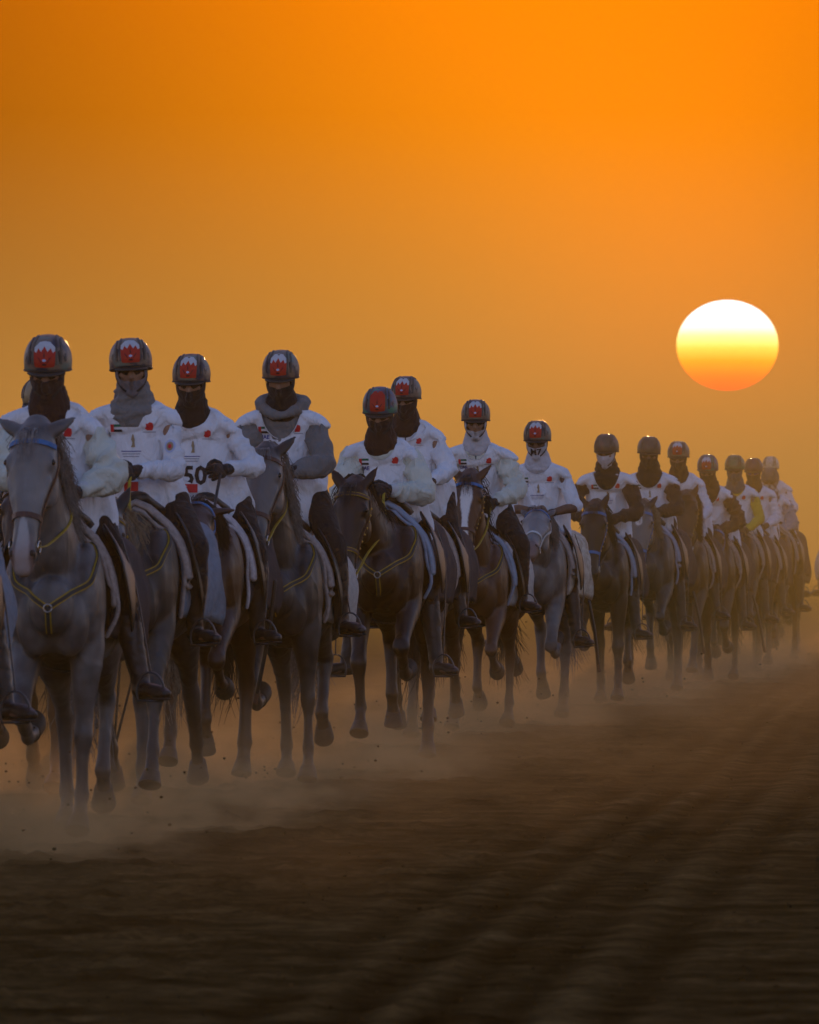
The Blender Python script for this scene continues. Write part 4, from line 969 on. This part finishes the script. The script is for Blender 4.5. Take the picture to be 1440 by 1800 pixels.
    g = Geo(); rim = [vs[m_*n_+i] for i in range(n_)]; g.tube(rim+[rim[0]], [(.0045, .0045)]*(n_+1), n=6, sub=1, cap=False, side=(0, 0, 1)); mobj('helmet_rim', g.mesh('helmet_rim'), MT['rim'], hel)
    g = Geo(); pk = []; pf = []; kk = 12       # short peak
    for i in range(kk+1):
        a = R(-52+104*i/kk); bx, by = math.sin(a), -math.cos(a); e = math.cos(a*1.6)
        for q, (rr, z_) in enumerate(((.97, .0), (.97, -.008), (.97+.17*max(0, e), -.022), (.97+.18*max(0, e), -.017))):
            pk.append(HC+HR @ (V((bx*.112*rr, by*.137*rr, -.020+z_))*hs))
    for i in range(kk):
        for q in range(4): pf.append((i*4+q, i*4+(q+1) % 4, (i+1)*4+(q+1) % 4, (i+1)*4+q))
    g.add(pk, pf); mobj('peak', g.mesh('peak'), MT['rim'], hel)
    hb_ = bvh_of(hm)
    for sx in (-1, 1):
        g = Geo()
        for x0 in (.052, .086): strap_geo(g, hb_, [HC+HR @ V((sx*x0*1.05, -.13, .01)), HC+HR @ V((sx*x0, -.10, .07)), HC+HR @ V((sx*x0*.8, -.03, .12)), HC+HR @ V((sx*x0*.8, .06, .11)), HC+HR @ V((sx*x0, .13, .05))], .011, .001, .006, smooth=3)
        mobj('helmet_rib', g.mesh('helmet_rib', False), MT['rib'], hel)
    hb = bvh_of(hm); XX = HR @ V((1, 0, 0)); ZZ = HR @ V((0, 0, 1)); YY = HR @ V((0, 1, 0))
    def hm_(nm, shp, z, m, off=.002, x=0): return lay(nm, shp, hb, HC+ZZ*z+XX*x, m, hel, off=off, d=YY, X=XX, Z=ZZ)
    if o.get('badge', 1):
        hm_('crown_patch', poly_mesh([[(-.052, .045), (-.05, .09), (-.025, .112), (0, .116), (.025, .112), (.05, .09), (.052, .045)]], .015), 0, MT['badge_white'] if o.get('wtop', 1) else MT['badge_red'])
        red = [(x*1.12, z*1.05-.004) for x, z in [(-.044, .012), (-.040, .004), (.040, .004), (.044, .012), (.050, .050), (.053, .078), (.036, .068), (.027, .088), (.014, .074), (0, .097), (-.014, .074), (-.027, .088), (-.036, .068), (-.053, .078), (-.050, .050)]]
        hm_('crest', poly_mesh([red], .012), 0, MT['badge_red'], .004)
        for pl in ([(-.004, .052), (0, .085), (.004, .052), (0, .048)], [(-.036, .052), (-.018, .026), (-.012, .024), (-.024, .044)], [(.036, .052), (.018, .026), (.012, .024), (.024, .044)], [(-.012, .018), (-.008, .010), (.008, .010), (.012, .018), (0, .022)]):
            hm_('crest_line', poly_mesh([pl], .02), 0, MT['badge_dark'], .006)
        hm_('crest_dot', poly_mesh([[(-.010, .033), (-.008, .040), (0, .043), (.008, .040), (.010, .033), (0, .029)]], .02), 0, MT['badge_pale'], .0065)
    for sx in (-1, 1):
        for x0, z0, z1 in ((.070, .02, .075), (.095, .015, .055)):
            hm_('vent', poly_mesh([[(sx*x0, z0), (sx*(x0+.007), z0+.004), (sx*(x0+.002), z1), (sx*(x0-.008), z1-.006)]], .02), 0, MT['rim'], .0025)
    # chin strap
    sbv = bvh_of(gm); g = Geo(); pts = [hq(-.100, -.02, .02), hq(-.094, -.03, -.04), hq(-.06, -.07, -.10), hq(0, -.09, -.118), hq(.06, -.07, -.10), hq(.094, -.03, -.04), hq(.100, -.02, .02)]
    strap_geo(g, sbv, pts, .013, .003, .003, smooth=5); mobj('chin_strap', g.mesh('chin_strap', False), MT['black_web'], hel)
    return dict(o=body, hands=[h+(h-e).normalized()*.04+V((0, -.03, -.01)) for h, e in zip(hands, el)], toes=[(f+t)/2+V((0, -.05, -.05)) for f, t in zip(ft, toe)], head=hd, hd=hands, el=el, HR=HR, nb=nb)
# ---------------------------------------------------------------- the column of riders
CL = {'white_pad': pmat('white_saddle_cloth', (.50, .46, .42), .8, .2, (.40, .36, .33), 30, bump=.5, bscale=30), 'cream_pad': pmat('cream_patterned_cloth', (.62, .56, .46), .8, .2, (.40, .32, .24), 22, bump=.6, bscale=24),
      'blue_pad': pmat('grey_blue_saddle_cloth', (.20, .24, .30), .8, .2, (.16, .19, .24), 30, bump=.5, bscale=30), 'dark_pad': pmat('dark_saddle_cloth', (.05, .04, .045), .8, .2, bump=.5, bscale=30), 'edge_pale': pmat('pale_edging', (.55, .50, .50), .8, .2, (.42, .37, .38), 40, bump=.5, bscale=60),
      'edge_tan': pmat('fleece_edging', (.42, .34, .30), .85, .1, (.3, .24, .21), 40, bump=.6, bscale=60), 'edge_blue': pmat('blue_grey_edging', (.30, .36, .46), .8, .2, bump=.4, bscale=50)}
def wx(px, d): return (px-720)/FPX*d
def wz(y, d): return CAM_Z+(HOR-y)/FPX*d
ROWS = []
def rider(d, cx, hpx, ytop, horse, hopt, pose, opt, yaw=-5, poll=None, foot=None, pad=('white_pad', 'edge_pale'), hl='', pl='', sl='', back=.5, crop=None, vox=.0125):
    """d: metres from the camera; cx: where the seat shows, hpx/ytop: the helmet; poll: (px, y, reach)"""
    X0 = wx(cx, d); a = R(yaw); zt = wz(ytop, d-.15)
    sz = pose.pop('size', None) or max(.94, min(1.08, (zt-.175-1.62)/.668)); S = zt-.175-.668*sz+pose.get('duck', 0)
    lean = pose.setdefault('lean', .14)
    # head offset across, in the horse's own frame
    hw = wx(hpx, d)-X0; yl = .02-lean*1.25-.03
    pose['lx'] = (hw+yl*math.sin(a))/math.cos(a)
    if foot:
        fd = d-.2; pose['foot'] = max(-.90, min(-.68, wz(foot[1], fd)-S+.02)); pose['toe'] = max(-.10, min(.10, abs(wx(foot[0], fd)-X0)-.44))
    px_, py_, rch = poll; pw = wx(px_, d-rch)-X0; pxl = max(-.30, min(.30, (pw-rch*math.sin(a))/math.cos(a)))
    seed = len(ROWS)+3
    ho = dict(gait='trot_a', pitch=28, mseed=seed); ho.update(hopt)
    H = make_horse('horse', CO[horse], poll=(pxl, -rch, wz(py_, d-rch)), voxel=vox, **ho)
    P = make_rider(S, pose, opt, seed=seed, voxel=.0105 if d < 100 else .013)
    make_reins(H, P['hands'], MT['yellow_web'] if hopt.get('breast') else MT['black_web'])
    Sd = make_saddle(H, S, P['toes'], CL[pad[0]], CL[pad[1]], seed, back)
    for o_ in (H['o'], P['o'], Sd): o_.location = (X0, d, 0); o_.rotation_euler = (0, 0, a)
    tag(H['o'], hl, 'horse', 'horses trotting in the column'); tag(P['o'], pl, 'person', 'riders in the column'); tag(Sd, sl, 'saddle', 'saddles on the horses')
    if crop:
        i, dx, ln = crop; g = Geo(); f = P['toes'][i]; sg_ = 1 if i else -1; h = f+V((sg_*.045, .10, .34)); e = f+V((dx+sg_*.03, .16, -.34*ln))
        g.tube([h, h.lerp(e, .5)+V((sg_*.012, 0, 0)), e], [.013, .012, .014], n=8); c_ = mobj('riding_crop', g.mesh('riding_crop'), MT['black_leather'])
        g = Geo(); g.tube([e, e+(e-h).normalized()*.07], [(.014, .006), (.016, .005)], n=8); mobj('crop_tip', g.mesh('crop_tip'), MT['brown_leather'], c_)
        c_.location = (X0, d, 0); c_.rotation_euler = (0, 0, a); tag(c_, crop_label.pop(0), 'riding crop', 'riding crops held by the riders')
    ROWS.append((X0, d, H, P)); return H, P
crop_label = ['dark riding crop hanging by the boot of the rider with number 50', 'dark riding crop hanging beside the low-headed pale grey horse', 'dark riding crop behind the boot of the grey-muzzled horse, second black-sleeved rider', 'long riding crop by the boot of the bearded balaclava rider with black shawl']
JK = MT
# 0: far left, mostly out of frame
rider(50, -120, -150, 590, 'grey', dict(gait='trot_b'), dict(hl=(-.10, -.40, .22)), dict(shirt=JK['white_cloth']), yaw=-5, poll=(-170, 800, 1.0), foot=(35, 1235), pad=('blue_pad', 'edge_pale'), back=.42,
      hl='grey horse cut off by the left edge of the photo, only its flank showing', pl='person in white sleeve cut off by the left edge, only arm and dark leg showing', sl='saddle with white cloth corner jutting out at the left edge')
# 1
rider(54, 122, 86, 590, 'grey2', dict(gait='trot_a', hyaw=-6, pitch=20, browc=MT['blue_web'], breast=MT['yellow_web'], ycol=MT['yellow_web'], ears=(52, 48, -25), mane=MT['grey_hair'], white='snip', bulk=.95),
      dict(hl=(-.06, -.42, .22), hr=(.10, -.44, .17), flare=1.2, drop=(0, -.02), pitch=14), dict(shirt=JK['cream_cloth'], puff=1.2, zip=1, neck=(.10, .15), mask=MT['brown_cloth'], band=MT['pale_cloth'], marks=('logo', 'cup'), hs=1.05, wing=.9),
      yaw=-5, poll=(60, 768, 1.0), foot=(272, 1200), pad=('dark_pad', 'edge_tan'), vox=.011,
      hl='pale grey horse with blue browband at the front left of the column', pl='person in white bib over cream puffed sleeves, brown mask, on the blue-browband grey horse', sl='dark saddle pad with tan fleece edge on the front left grey horse')
# behind 1
rider(64, 66, 77, 674, 'brown', dict(gait='push'), dict(yaw=-30), dict(shirt=JK['grey_cloth'], helmet=MT['helmet_tan'], badge=0, marks=()), yaw=-5, poll=(40, 860, 1.0), foot=(130, 1110),
      hl='brown horse hidden behind the front left pale grey horse', pl='person in tan helmet peeking out behind the brown-masked front left rider', sl='saddle hidden behind the front left pale grey horse')
# 2
rider(59, 258, 232, 577, 'grey3', dict(gait='reach', hyaw=0, browc=MT['yellow_web'], breast=MT['yellow_web'], mane=MT['blond_hair'], ycol=MT['yellow_web']),
      dict(yaw=10, pitch=4, roll=-3, fx=-.08, hl=(-.16, -.40, .18), hr=(.02, -.42, .22), flare=.7), dict(shirt=JK['white_cloth'], mask=MT['mask_grey'], neckm=MT['hood_grey'], masktop=-.048, marks=('flag', 'logo', 'cup', 'red'), redx=.0, armmark=1, wing=.7, neck=(.095, .085), collar=0, hs=1.03),
      yaw=-8, poll=(185, 905, 1.05), foot=(340, 1105), pad=('blue_pad', 'edge_tan'), vox=.011,
      hl='dark grey horse with pale windblown mane behind the blue-browband grey horse', pl='person with grey face mask and grey snood, head turned, white long sleeves', sl='saddle with tan edge on the dark grey pale-maned horse')
# 3
rider(65, 374, 337, 606, 'brown', dict(gait='canter', pitch=66, browc=MT['blue_web'], halter=MT['blue_web'], ears=(62, 62, -10)),
      dict(hl=(-.24, -.28, .10), hr=(.13, -.34, .25), pitch=10), dict(shirt=JK['white_cloth'], masktop=-.03, balaclava=1, marks=('flag', 'logo', 'cup', 'n:50', 'red'), redx=.0, numx=.02, wing=.8, neck=(.11, .10)),
      yaw=-7, poll=(348, 905, 1.12), foot=(450, 1105), pad=('dark_pad', 'edge_pale'), crop=(1, -.10, .9),
      hl='brown horse with its head dropped low and blue browband, below number 50', pl='person wearing bib number 50, black balaclava, black glove raised at the belly', sl='saddle with pale curved edge under the rider wearing number 50')
# 4
rider(66.5, 510, 494, 600, 'grey3', dict(gait='gather', hyaw=-5, roll_=0, white='snip', breast=MT['yellow_web'], ears=(-2, 42, 0), mane=MT['grey_hair'], ycol=MT['brass'], bulk=1.02) if 0 else dict(gait='trot_a', hyaw=-5, white='snip', breast=MT['yellow_web'], ears=(65, 38, -10), mane=MT['grey_hair'], ycol=MT['brass']),
      dict(hl=(-.12, -.42, .2), hr=(.05, -.42, .20), flare=1.0, pitch=14), dict(shirt=JK['hood_grey'], hood=1, puff=1.18, neck=(.125, .19), masktop=-.03, marks=('flag', 'uae', 'logo', 'red'), redx=.02, wing=1.1, shades=0),
      yaw=-6, poll=(466, 803, 1.0), foot=(622, 1092), pad=('white_pad', 'edge_tan'), vox=.011, back=.62,
      hl='dark grey horse with pink muzzle and one ear turned aside, yellow breastplate', pl='person in grey hooded jacket under white bib, eyes showing above black mask', sl='saddle with white rear cloth under the grey-hooded rider')
# 5
rider(71, 694, 668, 688, 'bay', dict(gait='canter', hyaw=-8, pitch=20, browc=MT['yellow_web'], halter=MT['yellow_web'], breast=MT['yellow_web'], ears=(36, 30, 5)),
      dict(hl=(-.10, -.36, .26), hr=(.02, -.38, .27), flare=1.1, pitch=16, drop=(0, -.01)), dict(shirt=JK['cream_cloth'], puff=1.2, neck=(.11, .13), mask=MT['brown_cloth'], balaclava=1, helmet=MT['camo_green'], wtop=0, marks=('flag', 'uae', 'logo'), band=MT['pale_cloth'], wing=.7),
      yaw=-7, poll=(622, 862, 1.05), foot=(770, 1168), pad=('dark_pad', 'edge_blue'), vox=.0115,
      hl='nearly black bay horse with yellow bridle bands and pricked ears', pl='person in green helmet and long brown balaclava, cream sleeves, on the yellow-bridled bay', sl='dark saddle on the yellow-bridled nearly black horse')
# 6
rider(80, 746, 713, 648, 'brown', dict(gait='reach', hyaw=0), dict(hl=(-.10, -.4, .2), hr=(.10, -.42, .16), flare=.8, yaw=-5), dict(shirt=JK['white_cloth'], puff=1.1, neck=(.10, .13), mask=MT['brown_cloth'], helmet=MT['camo'], marks=('logo',), wing=1.0, zip=1),
      yaw=-7, poll=(690, 900, 1.0), foot=(808, 1082), pad=('dark_pad', 'edge_tan'),
      hl='brown horse half hidden behind the nearly black bay', pl='tall person rising behind the green-helmeted rider, brown mask, white hooded shirt', sl='saddle with tan edge just behind the nearly black bay')
# 7
rider(85, 850, 836, 690, 'chestnut', dict(gait='trot_b', hyaw=-2, pitch=22, white='blaze', browc=MT['blue_web'], breast=MT['yellow_web'], ears=(38, 40, 0), socks=()),
      dict(hl=(-.20, -.36, .16), hr=(.14, -.42, .14), flare=.9, wide=1.06, yaw=5, lean=.2), dict(shirt=JK['cream_cloth'], puff=1.25, neck=(.10, .12), mask=MT['mask_white'], masktop=-.058, marks=('flag', 'uae', 'logo', 'cup'), wing=1.3, zip=1),
      yaw=-7, poll=(825, 846, 1.0), foot=(935, 1045), pad=('white_pad', 'edge_blue'),
      hl='chestnut brown horse with a wide white blaze down its face', pl='broad person with white mask and sunglasses above the white-blazed horse', sl='saddle with blue-grey edging on the white-blazed horse')
# 8
rider(89, 955, 944, 748, 'grey2', dict(gait='gather', hyaw=2, pitch=64, browc=MT['blue_web'], halter=MT['pale_cloth'], ears=(30, 24, 0), mane=MT['grey_hair'], ycol=MT['yellow_web']),
      dict(hl=(-.02, -.36, .20), hr=(.10, -.36, .18), flare=1.1), dict(shirt=JK['white_cloth'], sleeve=.5, gloves=0, watch=1, skin=MT['skin_dark'], neck=(.11, .09), mask=MT['mask_white'], masktext='M7', masktop=-.034, marks=('flag', 'uae', 'logo', 'cup'), wing=.8, collar=0),
      yaw=-8, poll=(945, 912, 1.12), foot=(1018, 1118), pad=('cream_pad', 'edge_tan'), crop=(1, .08, .45), back=.5,
      hl='pale grey horse with head dropped low, blue browband and cream noseband', pl='person with bare brown forearms and white printed mask', sl='saddle with cream rear cloth on the low-headed pale grey horse')
# 9
rider(100, 1066, 1065, 763, 'bay', dict(gait='trot_a', hyaw=-2, pitch=18, browc=MT['blue_web'], halter=MT['blue_web'], ears=(30, 26, 5)),
      dict(hl=(-.14, -.36, .15), hr=(.08, -.38, .15), flare=1.2, wide=1.08, yaw=-9, lean=.2), dict(shirt=JK['black_shirt'], puff=1.1, neck=(.12, .17), mask=MT['mask_white'], helmet=MT['camo_brown'], badge=0, neckm=MT['black_cloth'], masktop=-.012, marks=('flag', 'logo', 'cup'), wing=.8),
      yaw=-6, poll=(1045, 896, 1.0), foot=(1130, 1128), pad=('dark_pad', 'edge_blue'),
      hl='dark bay horse with blue bridle in front of the black-sleeved pale-masked rider', pl='black-sleeved person with brown helmet and pale face mask', sl='saddle on the blue-bridled dark bay horse')
# 10
rider(105, 1150, 1140, 757, 'grey3', dict(gait='canter', hyaw=-3, pitch=18, browc=MT['blue_web'], halter=MT['blue_web'], ears=(20, 34, 0), mane=MT['blond_hair'], white='star'),
      dict(hl=(-.10, -.38, .17), hr=(.04, -.38, .20), flare=1.3, wide=1.08, yaw=7, roll=3), dict(shirt=JK['black_shirt'], puff=1.1, neck=(.13, .15), helmet=MT['camo_brown'], badge=0, neckm=MT['black_cloth'], marks=('flag', 'logo', 'cup'), wing=.9),
      yaw=-8, poll=(1128, 896, 1.0), foot=(1214, 1092), pad=('dark_pad', 'edge_blue'), crop=(1, .10, .5),
      hl='grey-faced horse with blue noseband beside the blue-bridled bay', pl='black-sleeved person with black face mask on the grey-faced horse', sl='saddle on the grey-faced horse with blue noseband')
# 11
rider(112, 1212, 1192, 766, 'brown', dict(gait='reach', hyaw=4, pitch=24, ears=(24, 20, 0)), dict(hl=(-.10, -.38, .17), hr=(.12, -.38, .12), flare=.6), dict(shirt=JK['white_cloth'], neck=(.10, .12), mask=MT['brown_cloth'], masktop=-.03, helmet=MT['camo'], marks=(), wing=.8),
      yaw=-7, pad=('dark_pad', 'edge_tan'), poll=(1207, 876, .95), foot=(1254, 1075), hl='brown horse with upright ear close behind the grey-faced horse', pl='white-sleeved person in red-crested helmet behind the black-masked rider', sl='saddle of the white-sleeved rider behind the grey-faced horse', vox=.015)
# 12
rider(117, 1262, 1243, 806, 'bay', dict(gait='trot_b', hyaw=2, pitch=40, ears=(26, 26, 0), halter=MT['blue_web']), dict(hl=(-.04, -.38, .14), hr=(.10, -.40, .10), flare=1.1, wide=1.05, pitch=16, lean=.24), dict(shirt=JK['black_shirt'], puff=1.15, neck=(.13, .19), balaclava=1, neckm=MT['brown_cloth'], helmet=MT['camo_green'], marks=('logo',), wing=.7),
      yaw=-8, pad=('dark_pad', 'edge_tan'), poll=(1255, 935, 1.05), foot=(1318, 1122), crop=(1, .12, .55), hl='dark horse with low-held head before the black-shawled rider', pl='person in long dark shawl-like balaclava and black sleeves, red badge on green helmet', sl='saddle of the black-shawled rider', vox=.015)
# 13
rider(122, 1304, 1291, 806, 'brown', dict(gait='gather', hyaw=0, pitch=40), dict(hl=(-.06, -.38, .14), hr=(.10, -.38, .10), flare=.9), dict(shirt=JK['yellow_shirt'], neck=(.12, .12), mask=MT['grey_cloth'], balaclava=1, helmet=MT['helmet_green'], badge=0, marks=('logo',), wing=.7),
      yaw=-8, pad=('dark_pad', 'edge_tan'), poll=(1285, 955, 1.05), foot=(1352, 1100), hl='brown horse ridden by the yellow-sleeved rider', pl='yellow-sleeved person in striped green helmet', sl='saddle under the yellow-sleeved rider', vox=.015)
# 14
rider(130, 1336, 1324, 797, 'black', dict(gait='trot_a', hyaw=0, pitch=36), dict(hl=(-.10, -.38, .14), hr=(.10, -.38, .12), flare=.7), dict(shirt=JK['white_cloth'], neck=(.10, .12), mask=MT['black_cloth'], helmet=MT['helmet_dark'], badge=0, lens=MT['lens_purple'], marks=('logo', 'n:5'), numx=-.12, wing=.8),
      yaw=-8, pad=('dark_pad', 'edge_tan'), poll=(1318, 945, 1.0), foot=(1378, 1085), hl='dark horse under the rider with purple goggles', pl='person in dark red helmet with purple lenses, number 5 on the bib', sl='saddle under the purple-lensed rider', vox=.016)
# scarf rider
rider(135, 1368, 1353, 828, 'brown', dict(gait='canter', hyaw=0, pitch=36), dict(hl=(-.08, -.38, .14), hr=(.02, -.36, .14), flare=1.2), dict(shirt=JK['greyblue_cloth'], puff=1.2, neck=(.12, .16), mask=MT['scarf'], neckm=MT['scarf'], helmet=MT['grey_cloth'], badge=0, marks=('logo',), wing=.7),
      yaw=-9, pad=('dark_pad', 'edge_tan'), poll=(1352, 955, 1.0), foot=(1402, 1062), hl='brown horse at the back, ridden by the rider in the patterned scarf', pl='grey-blue-sleeved person wrapped in a black and white patterned scarf', sl='saddle under the rider in the patterned scarf', vox=.016)
# pale helmet
rider(146, 1372, 1354, 795, 'bay', dict(gait='trot_b', hyaw=0), dict(flare=.7), dict(shirt=JK['white_cloth'], neck=(.10, .12), mask=MT['skin_dark'], helmet=MT['helmet_pale'], badge=0, marks=()),
      yaw=-9, pad=('dark_pad', 'edge_tan'), poll=(1368, 930, 1.0), foot=(1405, 1050), hl='rearmost dark horse hidden behind the scarf rider and horse', pl='person in pale helmet at the very back behind the patterned scarf', sl='saddle of the pale-helmeted rider at the back', vox=.016)
# far right, mostly out of frame
rider(150, 1486, 1486, 800, 'bay', dict(gait='trot_a', hyaw=0), dict(flare=1.2), dict(shirt=JK['greyblue_cloth'], puff=1.15, marks=()), yaw=6, poll=(1478, 920, 1.0), foot=(1540, 1050), hl='dark horse cut off by the right edge', pl='person at the right edge, only an elbow and boot showing in the haze', sl='saddle of the rider cut off by the right edge', vox=.016)
# ---------------------------------------------------------------- dust puffs at the hooves, flung clods
def puff_mat():
    m, p = volume_mat('dust_puff', (1.0, .66, .28), 1, HAZE_G); t = m.node_tree; l = t.links.new
    tc_ = t.nodes.new('ShaderNodeTexCoord'); ln = t.nodes.new('ShaderNodeVectorMath'); ln.operation = 'LENGTH'; l(tc_.outputs['Object'], ln.inputs[0])
    fo = t.nodes.new('ShaderNodeMapRange'); fo.interpolation_type = 'SMOOTHSTEP'; fo.inputs[1].default_value = .15; fo.inputs[2].default_value = 1.0; fo.inputs[3].default_value = 1; fo.inputs[4].default_value = 0; l(ln.outputs['Value'], fo.inputs[0])
    oi = t.nodes.new('ShaderNodeObjectInfo'); ad = t.nodes.new('ShaderNodeVectorMath'); ad.operation = 'ADD'; l(tc_.outputs['Object'], ad.inputs[0]); l(oi.outputs['Location'], ad.inputs[1])
    ns = t.nodes.new('ShaderNodeTexNoise'); ns.inputs['Scale'].default_value = 2.3; ns.inputs['Detail'].default_value = 4; ns.inputs['Roughness'].default_value = .6; l(ad.outputs[0], ns.inputs['Vector'])
    r_ = t.nodes.new('ShaderNodeMapRange'); r_.inputs[1].default_value = .40; r_.inputs[2].default_value = .68; r_.inputs[4].default_value = PUFF_D; l(ns.outputs[0], r_.inputs[0])
    mu = t.nodes.new('ShaderNodeMath'); mu.operation = 'MULTIPLY'; l(fo.outputs[0], mu.inputs[0]); l(r_.outputs[0], mu.inputs[1]); l(mu.outputs[0], p.inputs['Density']); return m
PM = puff_mat(); g = Geo(); g.ell((0, 0, 0), (1, 1, 1), None, 20, 12); pme = g.mesh('dust_puff'); pme.materials.append(PM)
rnd = random.Random(5)
for i, (x, d, H, P) in enumerate(ROWS):
    for q in range(2 if d < 80 else 3 if d < 125 else 2):
        o = bpy.data.objects.new('dust_puff', pme); put(o); s = rnd.uniform(.75, 1.25)
        o.location = (x+rnd.uniform(-.35, .35), d+rnd.uniform(-.7, .9), rnd.uniform(.05, .14)); o.scale = (.62*s, .9*s, rnd.uniform(.28, .5)*s); o.rotation_euler = (0, rnd.uniform(-.15, .15), rnd.uniform(-.3, .3))
        tag(o, None, None, 'dust puffs kicked up by the hooves', 'stuff')
for x, y, sx_, sz_ in ((-1.9, 51.5, .7, .34), (-1.4, 50.5, .6, .26), (-1.0, 56, .7, .34), (-.6, 60, .6, .30), (.05, 68, .6, .3)):
    o = bpy.data.objects.new('dust_puff', pme); put(o); o.location = (x, y, .1); o.scale = (sx_, 1.3, sz_); tag(o, None, None, 'dust puffs kicked up by the hooves', 'stuff')
g = Geo()
for i in range(260):
    x, d, H, P = ROWS[min(len(ROWS)-1, int(rnd.random()**1.3*15))]; r = rnd.uniform(.003, .011)
    g.ell((x+rnd.gauss(0, .45), d+rnd.uniform(-1.4, .6), abs(rnd.gauss(0, .28))+.01), (r, r*1.1, r*.8), None, 6, 4)
tag(mobj('sand_clods', g.mesh('sand_clods', False), SAND), 'crumbs of sand flung up round the hooves', None, None, 'stuff')
